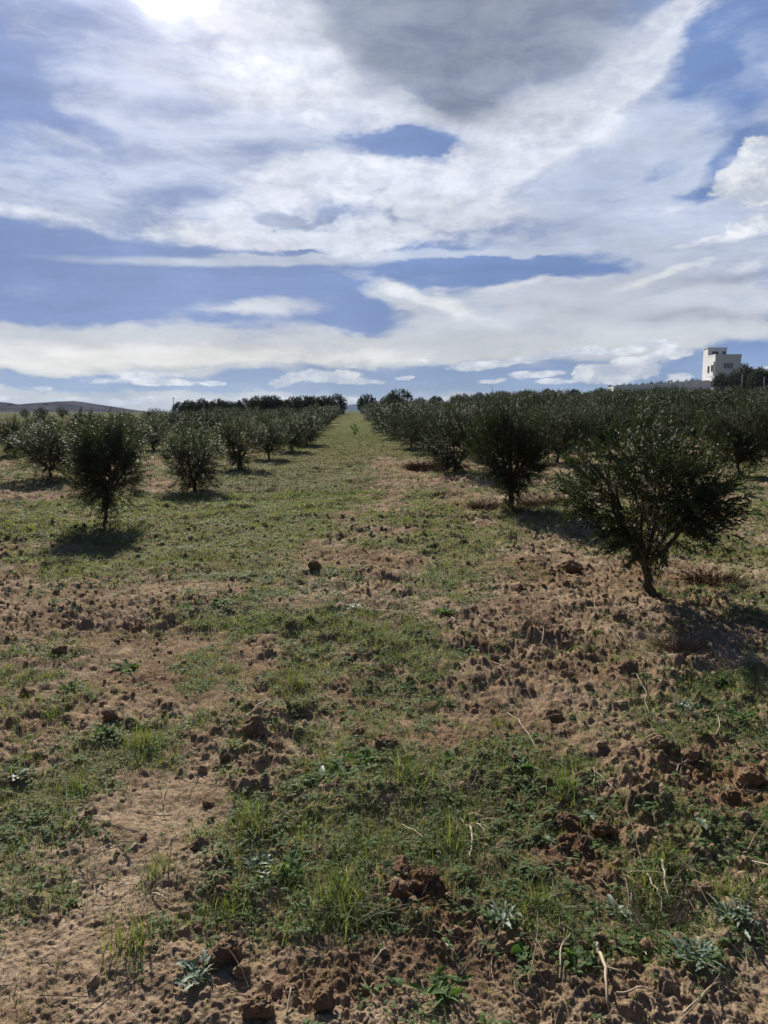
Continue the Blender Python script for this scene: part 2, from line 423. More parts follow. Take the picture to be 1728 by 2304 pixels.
# ---------------------------------------------------------------- mesh helpers
def mesh_np(name, co, loops, starts, totals, mats=None, attrs=None, smooth=False):
    me = bpy.data.meshes.new(name)
    me.vertices.add(len(co))
    me.vertices.foreach_set('co', np.ascontiguousarray(co, dtype=np.float32).ravel())
    me.loops.add(len(loops))
    me.loops.foreach_set('vertex_index', np.ascontiguousarray(loops, dtype=np.int32))
    me.polygons.add(len(starts))
    me.polygons.foreach_set('loop_start', np.ascontiguousarray(starts, dtype=np.int32))
    me.polygons.foreach_set('loop_total', np.ascontiguousarray(totals, dtype=np.int32))
    me.polygons.foreach_set('use_smooth', np.full(len(starts), bool(smooth)))
    for k, v in (attrs or {}).items():
        a = me.attributes.new(k, 'FLOAT', 'POINT')
        a.data.foreach_set('value', np.ascontiguousarray(v, dtype=np.float32))
    for m_ in (mats or []):
        me.materials.append(m_)
    me.update(calc_edges=True)
    return me


class MB:
    """Collects vertices and faces."""
    def __init__(self):
        self.v, self.f, self.n, self.s = [], [], 0, []

    def add(self, co, faces, shade=.5):
        co = np.asarray(co, float).reshape(-1, 3)
        self.v.append(co)
        self.s.append(np.full(len(co), shade))
        self.f.append(np.asarray(faces, int) + self.n)
        self.n += len(co)

    def mesh(self, name, mat, smooth=False):
        co = np.concatenate(self.v)
        loops, totals = [], []
        for f in self.f:
            loops.append(f.ravel())
            totals.append(np.full(len(f), f.shape[1]))
        loops, totals = np.concatenate(loops), np.concatenate(totals)
        starts = np.concatenate(([0], np.cumsum(totals)[:-1]))
        return mesh_np(name, co, loops, starts, totals, [mat], {'tone': np.concatenate(self.s)}, smooth)

    def box(self, x0, x1, y0, y1, z0, z1):
        self.add([(x0, y0, z0), (x1, y0, z0), (x1, y1, z0), (x0, y1, z0), (x0, y0, z1), (x1, y0, z1), (x1, y1, z1), (x0, y1, z1)],
                 [(0, 3, 2, 1), (4, 5, 6, 7), (0, 1, 5, 4), (1, 2, 6, 5), (2, 3, 7, 6), (3, 0, 4, 7)])

    def tube(self, pts, radii, sides=6, cap=True, shade=.5):
        pts = np.asarray(pts, float)
        n = len(pts)
        tan = np.gradient(pts, axis=0)
        tan /= np.linalg.norm(tan, axis=1)[:, None] + 1e-9
        ref = np.array([.31, .95, .12]) if abs(tan[0][2]) > .7 else np.array([0, 0, 1.])
        a = np.cross(tan, ref); a /= np.linalg.norm(a, axis=1)[:, None] + 1e-9
        b = np.cross(tan, a)
        th = np.arange(sides) * 2 * math.pi / sides
        ring = pts[:, None, :] + (a[:, None, :] * np.cos(th)[None, :, None] + b[:, None, :] * np.sin(th)[None, :, None]) * np.asarray(radii)[:, None, None]
        co = ring.reshape(-1, 3)
        i = np.arange(n - 1)[:, None] * sides + np.arange(sides)[None, :]
        j = np.arange(n - 1)[:, None] * sides + (np.arange(sides)[None, :] + 1) % sides
        q = np.stack([i, j, j + sides, i + sides], -1).reshape(-1, 4)
        self.add(co, q, shade)
        if cap:
            k = len(co)
            self.v[-1] = np.concatenate([co, pts[-1:]]); self.s[-1] = np.full(k + 1, shade)
            t = np.array([((n - 1) * sides + s, (n - 1) * sides + (s + 1) % sides, k) for s in range(sides)])
            self.f.append(t + self.n - k)
            self.n += 1


def link(o, parent=None):
    COL.objects.link(o)
    if parent is not None:
        o.parent = parent
    return o


def obj(name, mesh, parent=None, label=None, cat=None, group=None, kind=None, loc=None, rot=None, scale=None):
    o = bpy.data.objects.new(name, mesh)
    link(o, parent)
    if label: o['label'] = label
    if cat: o['category'] = cat
    if group: o['group'] = group
    if kind: o['kind'] = kind
    if loc is not None: o.location = loc
    if rot is not None: o.rotation_euler = rot
    if scale is not None: o.scale = (scale,) * 3 if isinstance(scale, (int, float)) else scale
    return o


# ---------------------------------------------------------------- materials
def material(name, build):
    m_ = bpy.data.materials.new(name)
    m_.use_nodes = True
    t = NT(m_.node_tree)
    out = t.n('ShaderNodeOutputMaterial')
    build(t, out)
    return m_


def pbsdf(t, out, col, rough=.8, spec=.3, normal=None):
    b = t.n('ShaderNodeBsdfPrincipled')
    t.put(b.inputs['Base Color'], col)
    t.put(b.inputs['Roughness'], rough)
    b.inputs['Specular IOR Level'].default_value = spec
    if normal is not None:
        t.put(b.inputs['Normal'], normal)
    t.t.links.new(b.outputs[0], out.inputs[0])
    return b


def bump(t, h, strength, dist):
    b = t.n('ShaderNodeBump')
    b.inputs['Strength'].default_value = strength
    b.inputs['Distance'].default_value = dist
    t.put(b.inputs['Height'], h)
    return b.outputs[0]


def attr(t, name):
    return t.n('ShaderNodeAttribute', attribute_name=name).outputs['Fac']


def soil_color(t, pos, moist):
    n1 = t.noise(pos, 1.1, 4, .6)
    n2 = t.noise(pos, 14, 5, .65)
    n3 = t.noise(pos, 120, 3, .7)
    dry = t.mix(t.rng(n1, .3, .7), (.27, .196, .128), (.41, .315, .222))
    wet = t.mix(t.rng(n1, .3, .7), (.125, .070, .036), (.19, .110, .058))
    col = t.mix(moist, dry, wet)
    col = t.mix(t.rng(n2, .38, .66, 0, .85), col, t.mix(.6, col, (.115, .072, .045)))
    col = t.mix(t.rng(n3, .55, .8, 0, .45), col, (.42, .33, .24))
    return col, n2, n3


def build_soil(t, out):
    pos = t.n('ShaderNodeNewGeometry').outputs['Position']
    g = attr(t, 'green')
    mo = attr(t, 'moist')
    col, n2, n3 = soil_color(t, pos, mo)
    n4 = t.noise(pos, 3.5, 6, .7)
    grass = t.mix(t.rng(n4, .35, .65), (.080, .098, .042), (.165, .178, .086))
    gf = t.rng(t.m('ADD', g, t.m('MULTIPLY', t.m('SUBTRACT', t.noise(pos, 7, 6, .75), .5), 1.1)), .35, .9)
    far = attr(t, 'far')
    gf = t.m('MULTIPLY', gf, t.m('MULTIPLY_ADD', far, .45, .45))
    col = t.mix(gf, col, grass)
    # scrub and fallow strips far off
    n5 = t.noise(t.map(pos, scale=(.3, 1, 1)), .012, 5, .6)
    col = t.mix(t.m('MULTIPLY', attr(t, 'distant'), .8), col, t.mix(t.rng(n5, .4, .6), (.165, .160, .105), (.110, .130, .065)))
    h = t.m('ADD', t.m('MULTIPLY', n2, .6), t.m('MULTIPLY', n3, .4))
    pbsdf(t, out, col, 1.0, 0.0, bump(t, h, .7, .02))


def build_clod(t, out):
    pos = t.n('ShaderNodeNewGeometry').outputs['Position']
    rnd = t.n('ShaderNodeNewGeometry').outputs['Random Per Island']
    mo = t.m('ADD', t.m('MULTIPLY', rnd, .35), t.m('MULTIPLY', attr(t, 'tone'), .45), clamp=True)
    col, n2, n3 = soil_color(t, pos, mo)
    pbsdf(t, out, col, 1.0, 0.0, bump(t, t.m('ADD', n2, n3), .6, .015))


def build_leaf(top1, top2, under, rough, trans, spec=.5):
    def f(t, out):
        g = t.n('ShaderNodeNewGeometry')
        rnd = g.outputs['Random Per Island']
        up = t.mix(rnd, top1, top2)
        col = t.mix(g.outputs['Backfacing'], up, under)
        b = t.n('ShaderNodeBsdfPrincipled')
        t.put(b.inputs['Base Color'], col)
        b.inputs['Roughness'].default_value = rough
        b.inputs['Specular IOR Level'].default_value = spec
        tr = t.n('ShaderNodeBsdfTranslucent')
        t.put(tr.inputs[0], t.mix(1, up, (1.5, 1.7, .6), 'MULTIPLY'))
        mx = t.n('ShaderNodeMixShader')
        mx.inputs[0].default_value = trans
        t.t.links.new(b.outputs[0], mx.inputs[1])
        t.t.links.new(tr.outputs[0], mx.inputs[2])
        t.t.links.new(mx.outputs[0], out.inputs[0])
    return f


def build_straw(t, out):
    rnd = t.n('ShaderNodeNewGeometry').outputs['Random Per Island']
    pbsdf(t, out, t.mix(rnd, (.26, .19, .12), (.54, .44, .31)), .6, .35)


def build_bark(t, out):
    pos = t.n('ShaderNodeTexCoord').outputs['Object']
    n = t.noise(t.map(pos, scale=(1, 1, .25)), 60, 5, .7)
    pbsdf(t, out, t.mix(t.rng(n, .35, .65), (.055, .042, .032), (.13, .105, .08)), .9, .15, bump(t, n, .8, .01))


def build_plaster(base, dirt):
    def f(t, out):
        pos = t.n('ShaderNodeTexCoord').outputs['Object']
        n = t.noise(t.map(pos, scale=(1, 1, .3)), .9, 6, .65)
        pbsdf(t, out, t.mix(t.rng(n, .4, .75), base, dirt), .9, .2)
    return f


def flat(col, rough=.7, spec=.3):
    def f(t, out):
        pos = t.n('ShaderNodeTexCoord').outputs['Object']
        n = t.noise(pos, 8, 4, .6)
        pbsdf(t, out, t.mix(t.rng(n, .3, .7), col, tuple(x * .8 for x in col)), rough, spec)
    return f


def build_hill(c1, c2):
    def f(t, out):
        pos = t.n('ShaderNodeNewGeometry').outputs['Position']
        n = t.noise(pos, .02, 7, .65)
        pbsdf(t, out, t.mix(t.rng(n, .42, .6), c1, c2), 1.0, 0.0)
    return f


M_SOIL = material('soil', build_soil)
M_CLOD = material('clod_soil', build_clod)
M_OLIVE = material('olive_leaf', build_leaf((.012, .021, .010), (.052, .068, .028), (.075, .088, .062), .6, .18, .16))
M_OLIVE_FLARE = material('olive_leaf_flare_grey', build_leaf((.030, .043, .028), (.082, .100, .064), (.11, .125, .095), .5, .22, .3))  # greyer leaf copy for the left trees, lens flare put into the colour
M_OLIVE_FAR = material('olive_leaf_far', build_leaf((.018, .030, .018), (.062, .082, .044), (.06, .072, .05), .6, .13, .15))
M_BARK = material('bark', build_bark)
M_GRASS = material('grass_blade', build_leaf((.050, .090, .024), (.26, .26, .115), (.14, .16, .07), .6, .36, .22))
M_WEED = material('weed_leaf', build_leaf((.060, .135, .036), (.14, .23, .075), (.10, .155, .06), .7, .30, .12))
M_WEED_PALE = material('pale_weed_leaf', build_leaf((.12, .18, .13), (.20, .27, .19), (.18, .23, .17), .55, .22, .3))
M_STRAW = material('straw', build_straw)
M_BRUSH = material('dry_brush', build_leaf((.11, .06, .04), (.19, .115, .075), (.13, .08, .055), .8, .15, .15))
M_PLASTER = material('white_plaster', build_plaster((.86, .87, .90), (.74, .75, .78)))
M_WALL = material('garden_wall_plaster', build_plaster((.84, .84, .90), (.66, .66, .72)))
M_GLASS = material('dark_window', flat((.16, .17, .19), .3, .5))
M_FRAME = material('window_frame', flat((.20, .20, .20), .5))
M_SHUT = material('window_shutter', flat((.45, .46, .48), .5))
M_POLE = material('weathered_pole', flat((.42, .40, .37), .7))
M_HILL = material('hill_soil', build_hill((.052, .048, .056), (.10, .09, .098)))
M_RANGE = material('mountain_rock', build_hill((.03, .04, .05), (.05, .06, .07)))

# ---------------------------------------------------------------- ground sheet
rr = [.35]
while rr[-1] < 6300:
    r_ = rr[-1]
    rr.append(r_ + min(max(.00115 * r_ * r_, .0035 * r_ if r_ < 1.5 else .0028), (.0055 if r_ < 60 else .02 if r_ < 500 else .06) * r_))
rr = np.array(rr)
fa = np.radians(np.arange(-37, 37.0001, .085))
ta = np.concatenate([np.radians(np.arange(-180, -60, 3.)), np.radians(np.arange(-60, -37, .5)), fa, np.radians(np.arange(37.5, 60, .5)), np.radians(np.arange(60, 180, 3.))])
nR, nA = len(rr), len(ta)
X = (rr[:, None] * np.sin(ta)[None, :]).ravel()
Y = (rr[:, None] * np.cos(ta)[None, :]).ravel()
Z = height(X, Y)
G = green_mask(X, Y)
RR = np.hypot(X, Y)
MOIST_VIGNETTE = np.clip(-.10 + .30 * zones(X, Y, [(1250, 1500, 420, 260, 1.0), (1200, 1950, 500, 300, 1.0), (1350, 1250, 250, 80, .8)]) + zones(X, Y, [(900, 1950, 130, 90, .9), (1200, 1760, 160, 60, .6), (1500, 1730, 260, 120, .6), (700, 2120, 220, 90, .8), (1300, 1900, 300, 120, .4), (1200, 2100, 400, 100, .45),
                             (960, 1010, 90, 16, .6), (1350, 1250, 200, 50, .35), (250, 1880, 60, 40, .2)]) + (fbm(X, Y, 1.9, 3, 44) - .5) * 1.1 + .12, 0, 1)  # damp soil, plus lens vignette darkening put into the right foreground colour
FAR = sstep(6, 45, RR)
DIST = sstep(170, 300, RR) * (1 - sstep(20, 60, X)) + sstep(110, 160, RR) * (1 - sstep(-45, -25, X))
DIST = np.clip(DIST, 0, 1)
ii = np.arange(nR - 1)[:, None] * nA + np.arange(nA)[None, :]
jj = np.arange(nR - 1)[:, None] * nA + (np.arange(nA)[None, :] + 1) % nA
Q = np.stack([ii, jj, jj + nA, ii + nA], -1).reshape(-1, 4)[:, ::-1]
co = np.stack([X, Y, Z], 1)
co = np.concatenate([co, [[0, 0, float(Z[:nA].mean())]]])
cen = len(co) - 1
tri = np.stack([np.arange(nA), (np.arange(nA) + 1) % nA, np.full(nA, cen)], 1)[:, ::-1]
loops = np.concatenate([Q.ravel(), tri.ravel()])
totals = np.concatenate([np.full(len(Q), 4), np.full(len(tri), 3)])
starts = np.concatenate(([0], np.cumsum(totals)[:-1]))
pad = lambda a: np.concatenate([a, [a[0]]])
me = mesh_np('ground', co, loops, starts, totals, [M_SOIL], {'green': pad(G), 'moist': pad(MOIST_VIGNETTE), 'far': pad(FAR), 'distant': pad(DIST)}, smooth=True)
obj('ground', me, kind='structure')

def gz(x, y):
    return float(height(np.array([x]), np.array([y]))[0])

# ---------------------------------------------------------------- scatter of grass, weeds, straw, clods
rng = np.random.default_rng(7)


def sample_points(n, r0, r1, power, half=36):
    """Points in a wedge in front; power 1 is even per square metre, lower favours the near ground."""
    u = rng.random(n)
    if abs(power + 1) < 1e-6:
        r = r0 * (r1 / r0) ** u
    else:
        k = power + 1
        r = (r0 ** k + u * (r1 ** k - r0 ** k)) ** (1 / k)
    a = np.radians((rng.random(n) * 2 - 1) * half)
    return r * np.sin(a), r * np.cos(a), r


def blades(px_, py_, pz, length, width, lean, segs=3):
    """Grass blades as tapering bent strips."""
    n = len(px_)
    az = rng.random(n) * 2 * math.pi
    dx, dy = np.cos(az), np.sin(az)
    tw = az + math.pi / 2 + rng.normal(0, .5, n)
    sx, sy = np.cos(tw), np.sin(tw)
    V = []
    for s in range(segs + 1):
        t = s / segs
        hz = length * (t * (1 - .35 * lean * t)) * np.sqrt(np.maximum(1 - (lean * .85) ** 2, .05))
        ho = length * lean * (t ** 1.6)
        w = width * (1 - t) ** .7 * .5 + (0 if s < segs else 0)
        cx, cy, cz = px_ + dx * ho, py_ + dy * ho, pz + hz - .004
        if s < segs:
            V.append(np.stack([cx - sx * w, cy - sy * w, cz], 1))
            V.append(np.stack([cx + sx * w, cy + sy * w, cz], 1))
        else:
            V.append(np.stack([cx, cy, cz], 1))
    k = len(V)
    co = np.stack(V, 1).reshape(-1, 3)
    b = np.arange(n) * k
    quads = [np.stack([b + 2 * s, b + 2 * s + 1, b + 2 * s + 3, b + 2 * s + 2], 1) for s in range(segs - 1)]
    t_ = np.stack([b + 2 * (segs - 1), b + 2 * (segs - 1) + 1, b + k - 1], 1)
    return co, np.concatenate(quads), t_


def grow(n_tufts, r0, r1, power, per, len_rng, wid, spread, thr=.35, half=36, name='grass'):
    x, y, r = sample_points(n_tufts, r0, r1, power, half)
    g = green_mask(x, y)
    keep = rng.random(n_tufts) < np.clip((g - thr * .5) / (1 - thr * .5), 0.06, 1)
    x, y, r, g = x[keep], y[keep], r[keep], g[keep]
    size = .45 + 1.0 * fbm(x, y, 2.2, 2, 61) * (.5 + g * .6)
    k = per
    sc = np.clip(r / 4, 1, 3)
    X_ = np.repeat(x, k) + rng.normal(0, 1, len(x) * k) * np.repeat(spread * np.sqrt(sc), k)
    Y_ = np.repeat(y, k) + rng.normal(0, 1, len(x) * k) * np.repeat(spread * np.sqrt(sc), k)
    Z_ = height(X_, Y_)
    L = (len_rng[0] + (len_rng[1] - len_rng[0]) * rng.random(len(X_)) ** 1.5) * np.repeat(size, k)
    Wd = wid * (.6 + .8 * rng.random(len(X_))) * np.repeat(np.clip(r / 3.2, 1, 9), k)
    return blades(X_, Y_, Z_, L, Wd, np.clip(.25 + rng.random(len(X_)) * .95, .1, .985))


def join(parts):
    co, loops, totals = [], [], []
    n = 0
    for c_, q, t_ in parts:
        co.append(c_)
        for f in (q, t_):
            if f is not None and len(f):
                loops.append((f + n).ravel())
                totals.append(np.full(len(f), f.shape[1]))
        n += len(c_)
    co, loops, totals = np.concatenate(co), np.concatenate(loops), np.concatenate(totals)
    return co, loops, np.concatenate(([0], np.cumsum(totals)[:-1])), totals


g_parts = [grow(24000, 1.0, 5.5, .6, 10, (.015, .080), .0024, .028, half=42),
           grow(36000, 5, 14, .3, 8, (.02, .065), .0026, .045),
           grow(22000, 13, 45, -.2, 6, (.03, .08), .0030, .06),
           grow(7000, 40, 130, -.3, 4, (.06, .13), .0030, .10)]
M_GRASS_FAR = material('far_grass_blade', build_leaf((.055, .085, .024), (.155, .175, .065), (.08, .10, .035), .7, .20, .12))
a_, b_, c_, d_ = join(g_parts[2:])
obj('far_grass', mesh_np('far_grass', a_, b_, c_, d_, [M_GRASS_FAR]), label='green grass along the far part of the aisle and field', cat='grass', kind='stuff')
a_, b_, c_, d_ = join(g_parts[:2])
obj('grass', mesh_np('grass', a_, b_, c_, d_, [M_GRASS]), label='short patchy green grass growing over the ploughed soil', cat='grass', kind='stuff')


def leaflets(cx, cy, cz, az, pitch, length, width, roll=0, curl=.3):
    """Oval leaves, 8 vertices each, from a base point outward."""
    n = len(cx)
    prof = [(0, .12), (.3, .8), (.62, 1.0), (.88, .55), (1.0, 0)]
    dx, dy = np.cos(az), np.sin(az)
    sx, sy = -np.sin(az), np.cos(az)
    V = []
    for t, w in prof:
        p = pitch - curl * t * 1.6
        ho = length * t * np.cos(pitch - curl * t)
        hz = length * t * np.sin(p * .9)
        ww = width * w * .5
        c0 = np.stack([cx + dx * ho, cy + dy * ho, cz + hz], 1)
        if w == 0:
            V.append(c0)
        else:
            off = np.stack([sx * ww, sy * ww, ww * .35 + ww * 0], 1)
            off2 = np.stack([-sx * ww, -sy * ww, ww * .35], 1)
            V.append(c0 + off); V.append(c0 + off2)
    k = len(V)
    co = np.stack(V, 1).reshape(-1, 3)
    b = np.arange(n) * k
    q = np.concatenate([np.stack([b + 2 * s, b + 2 * s + 2, b + 2 * s + 3, b + 2 * s + 1], 1) for s in range(3)])
    t_ = np.stack([b + 6, b + 8, b + 7], 1)
    return co, q, t_


def weeds(n, r0, r1, power, per, lr, wr, half=36):
    x, y, r = sample_points(n, r0, r1, power, half)
    g = green_mask(x, y)
    keep = rng.random(n) < np.clip(g * .9 + .05, 0, 1)
    x, y, r = x[keep], y[keep], r[keep]
    z = height(x, y)
    k = per
    X_, Y_, Z_ = np.repeat(x, k), np.repeat(y, k), np.repeat(z, k)
    N = len(X_)
    s = np.repeat(np.clip(r / 5, 1, 2.2) * (.5 + rng.random(len(x))), k)
    X_ += rng.normal(0, .012, N) * s; Y_ += rng.normal(0, .012, N) * s
    return leaflets(X_, Y_, Z_ + rng.random(N) * .02, rng.random(N) * 6.283, rng.random(N) * .9, (lr[0] + (lr[1] - lr[0]) * rng.random(N)) * s, (wr[0] + (wr[1] - wr[0]) * rng.random(N)) * s)


a_, b_, c_, d_ = join([weeds(15000, 1.0, 7, .5, 7, (.010, .032), (.004, .011), 42), weeds(16000, 6, 22, .2, 6, (.012, .026), (.004, .010))])
obj('low_weeds', mesh_np('low_weeds', a_, b_, c_, d_, [M_WEED]), label='tiny broad leaved seedlings spread between the grass and clods', cat='weeds', kind='stuff')

# straw and thin stalks lying on the soil
def stalks(n, r0, r1, power, lr, wr, half=40):
    x, y, r = sample_points(n, r0, r1, power, half)
    az = rng.random(n) * 6.283
    L = lr[0] + (lr[1] - lr[0]) * rng.random(n) ** 2.2
    w = (wr[0] + (wr[1] - wr[0]) * rng.random(n) ** 2) * np.clip(r / 4, 1, 3)
    bend = rng.normal(0, .18, n)
    V = []
    S = 4
    lift = rng.random(n) ** 2 * .6
    for s in range(S + 1):
        t = s / S - .5
        cx = x + np.cos(az) * L * t - np.sin(az) * bend * L * (t * t)
        cy = y + np.sin(az) * L * t + np.cos(az) * bend * L * (t * t)
        cz = height(cx, cy) * .5 + height(x, y) * .5 + .004 + w * .4 + lift * L * (t + .5)
        ww = w * (1 - .5 * (t + .5)) * .5
        ox, oy = -np.sin(az) * ww, np.cos(az) * ww
        V.append(np.stack([cx - ox, cy - oy, cz], 1))
        V.append(np.stack([cx, cy, cz + ww * 1.3], 1))
        V.append(np.stack([cx + ox, cy + oy, cz], 1))
    k = len(V)
    co = np.stack(V, 1).reshape(-1, 3)
    b = np.arange(n) * k
    q = []
    for s in range(S):
        for e in (0, 1):
            q.append(np.stack([b + 3 * s + e, b + 3 * s + e + 1, b + 3 * s + 4 + e, b + 3 * s + 3 + e], 1))
    return co, np.concatenate(q), None


a_, b_, c_, d_ = join([stalks(20000, 1.1, 6, .7, (.012, .12), (.001, .0026)), stalks(9000, 5, 16, .3, (.03, .22), (.0012, .003)), stalks(420, 1.3, 6, .8, (.15, .34), (.003, .006))])
obj('straw', mesh_np('straw', a_, b_, c_, d_, [M_STRAW]), label='dry straw and thin stalks strewn over the soil', cat='straw', kind='stuff')

# small crumbs and clods
def ico(sub):
    import bmesh
    bm = bmesh.new()
    bmesh.ops.create_icosphere(bm, subdivisions=sub, radius=1)
    v = np.array([x.co[:] for x in bm.verts]); f = np.array([[q.index for q in p.verts] for p in bm.faces])
    bm.free()
    return v, f


ICO1, ICO2, ICO3, ICO4 = ico(1), ico(2), ico(3), ico(4)


def clod_shape(base, seed, rough=.35):
    v, f = base
    R = np.random.default_rng(seed)
    # chop by random planes for broken faces, then roughen
    d = np.ones(len(v))
    for _ in range(9):
        nrm = R.normal(size=3); nrm /= np.linalg.norm(nrm)
        lim = .55 + R.random() * .4
        pr = v @ nrm
        d = np.minimum(d, np.where(pr > 1e-3, lim / np.maximum(pr, 1e-3), 9))
    out = v * d[:, None]
    nn = (fbm(v[:, 0] * 2 + seed, v[:, 1] * 2 + v[:, 2] * 3, 1.6, 4, seed % 97) - .5) * rough
    nn2 = (fbm(v[:, 2] * 5 + seed, v[:, 1] * 5 + v[:, 0] * 4, 2.2, 3, seed % 89) - .5) * rough * .6
    return out * (1 + nn + nn2)[:, None] * np.array([1, .85, .72]), f


def crumbs(n, r0, r1, power, lo, hi, base, half=38):
    shapes = [clod_shape(base, 900 + k) for k in range(12)]
    x, y, r = sample_points(n, r0, r1, power, half)
    rm = rough_mask(x, y)
    keep = rng.random(n) < np.clip(rm * .9, .06, 1)
    x, y, r = x[keep], y[keep], r[keep]
    z = height(x, y)
    s = (lo + (hi - lo) * rng.random(len(x)) ** 5.5) * np.clip(r / 6, 1, 1.8)
    mb = []
    k = rng.integers(0, 12, len(x))
    for q in range(12):
        m_ = k == q
        v, f = shapes[q]
        nn = int(m_.sum())
        a = rng.random(nn) * 6.283; tl = rng.normal(0, .7, nn)
        ca, sa, ct, st = np.cos(a), np.sin(a), np.cos(tl), np.sin(tl)
        vx = v[None, :, 0]; vy = v[None, :, 1] * ct[:, None] - v[None, :, 2] * st[:, None]; vz = v[None, :, 1] * st[:, None] + v[None, :, 2] * ct[:, None]
        wx = (vx * ca[:, None] - vy * sa[:, None]) * s[m_][:, None] + x[m_][:, None]
        wy = (vx * sa[:, None] + vy * ca[:, None]) * s[m_][:, None] + y[m_][:, None]
        wz = vz * s[m_][:, None] + (z[m_] + s[m_] * .08)[:, None]
        co = np.stack([wx, wy, wz], -1).reshape(-1, 3)
        ff = (f[None] + (np.arange(nn) * len(v))[:, None, None]).reshape(-1, 3)
        mb.append((co, ff, None))
    return mb


a_, b_, c_, d_ = join(crumbs(28000, 1.1, 11, .35, .003, .028, ICO1) + crumbs(2600, 1.1, 7, .7, .012, .034, ICO2) + crumbs(7000, 7, 26, .1, .004, .026, ICO1))
obj('soil_crumbs', mesh_np('soil_crumbs', a_, b_, c_, d_, [M_CLOD], {'tone': rng.random(len(a_)) * .0 + .15}), label='loose small crumbs of soil lying on the tilled ground', cat='soil crumbs', kind='stuff')

# ---------------------------------------------------------------- single clods
def place_clod(px, py, w, label, seed, tone=.3, group=None, sub=None):
    x, y = to_ground(px, py)
    dist = math.hypot(x, y)
    s = w / 1534 * math.hypot(dist, CAM_H) / 2
    v, f = clod_shape(sub or (ICO4 if w > 34 else ICO3), seed, .42)
    mb = MB(); mb.add(v * s, f, tone)
    obj('soil_clod', mb.mesh('soil_clod', M_CLOD), label=label, cat='clod', group=group, loc=(x, y, gz(x, y) + s * .28), rot=(0, 0, seed * 1.7))


CL = [(680, 1236, 30, 'dark upright clod standing alone in the middle of the aisle', .5), (648, 1262, 22, 'small brown clod just left below the lone upright aisle clod', .3),
      (835, 1622, 66, 'broad flat clod casting a black shadow right above the leafy weed clump', .45), (775, 1592, 36, 'brown clod with a pale lit top just left of the broad flat clod', .2),
      (550, 1590, 60, 'large pale ridge shaped clod near the left sandy wheel track', .1), (590, 1612, 40, 'rounded clod leaning on the large ridge shaped clod', .1),
      (1360, 1456, 58, 'biggest brown clod of the right side, round, in the bare soil', .45), (1190, 1545, 48, 'slanting orange brown clod under the bare patch right of centre', .25),
      (1225, 1460, 34, 'dark clod left of the biggest round brown clod', .5), (1270, 1490, 22, 'small round clod below and between two dark clods', .4),
      (1068, 1440, 26, 'low clod left of the dry root clump', .4), (1340, 1340, 36, 'clod at the edge of the olive tree shadow', .4), (1250, 1360, 26, 'reddish clod beneath the nearest olive tree tips', .35),
      (1120, 1270, 24, 'small clod by the long pale stalk under the second olive', .3), (1235, 1232, 44, 'dark heap of earth left of the nearest olive trunk', .5),
      (1420, 1625, 44, 'pale brown clod half sunk near the lower right shadows', .2), (1490, 1640, 40, 'rounded clod right of the half sunk pale clod', .3),
      (1230, 1790, 60, 'dark wet clod at the edge of the dug hollow', .9), (1300, 1800, 44, 'crumbling dark clod on the far lip of the hollow', .9), (1620, 1700, 56, 'reddish dark clod by the right edge of the field', .8),
      (480, 2080, 70, 'big rounded pale clod at the lower left beside grass', .1), (520, 2110, 40, 'pale clod in front of the big rounded clod', .1), (430, 1840, 36, 'grey clod with a small black hollow beside it', .3),
      (450, 1740, 26, 'brown clod on the right edge of the sandy track', .3), (455, 1780, 22, 'small clod just below the track edge clod', .3), (475, 1950, 40, 'tilted clod right of the sandy track', .2),
      (870, 1900, 50, 'dark moist clod in the dug patch under the weeds', .9), (930, 1925, 40, 'moist clod touching the dug patch at its right', .9), (700, 2170, 50, 'dark wet clod near the bottom edge', .9),
      (560, 2195, 60, 'grey clod cut by the bottom edge of the view', .5), (1020, 1800, 26, 'small round stone like clod among the grass', .3), (240, 1560, 36, 'dark clod with grass tuft in front on the left', .5),
      (300, 1360, 34, 'dark clod among the left furrows', .45), (350, 1335, 26, 'clod by the bright green grass patch', .4), (130, 1420, 34, 'grey clod on the far left furrow', .3), (60, 1500, 30, 'clod beside the left edge of the field', .3)]
for i, (px, py, w, lab, tone) in enumerate(CL):
    place_clod(px, py, w, lab, 300 + i, tone)
rc = random.Random(5)
SEEN = {}
NEAR_NAMES = [(680, 1236, 'the lone dark aisle clod'), (1408, 1288, 'the nearest olive trunk'), (740, 1690, 'the big dark leafy weed clump'), (1360, 1456, 'the biggest round brown clod'),
              (1270, 1765, 'the pale star shaped thistle'), (740, 1975, 'the bright upright grass tuft'), (550, 1590, 'the pale ridge shaped clod'), (1155, 1360, 'the dry root clump'),
              (480, 2080, 'the big rounded pale clod'), (1300, 2100, 'the thick curved stick'), (1400, 1940, 'the heap of pale stalks'), (390, 1750, 'the sandy track'),
              (150, 1490, 'the bushy grey green weed'), (480, 1310, 'the sunlit green weed patch'), (1510, 2090, 'the large grey green weed'), (1600, 1560, 'the dark weed at the right edge'),
              (1045, 1100, 'the brown grass clump'), (290, 2060, 'the low wide grass tuft'), (1000, 1840, 'the drooping pale grass tuft'), (130, 1330, 'the cloddy left furrows')]
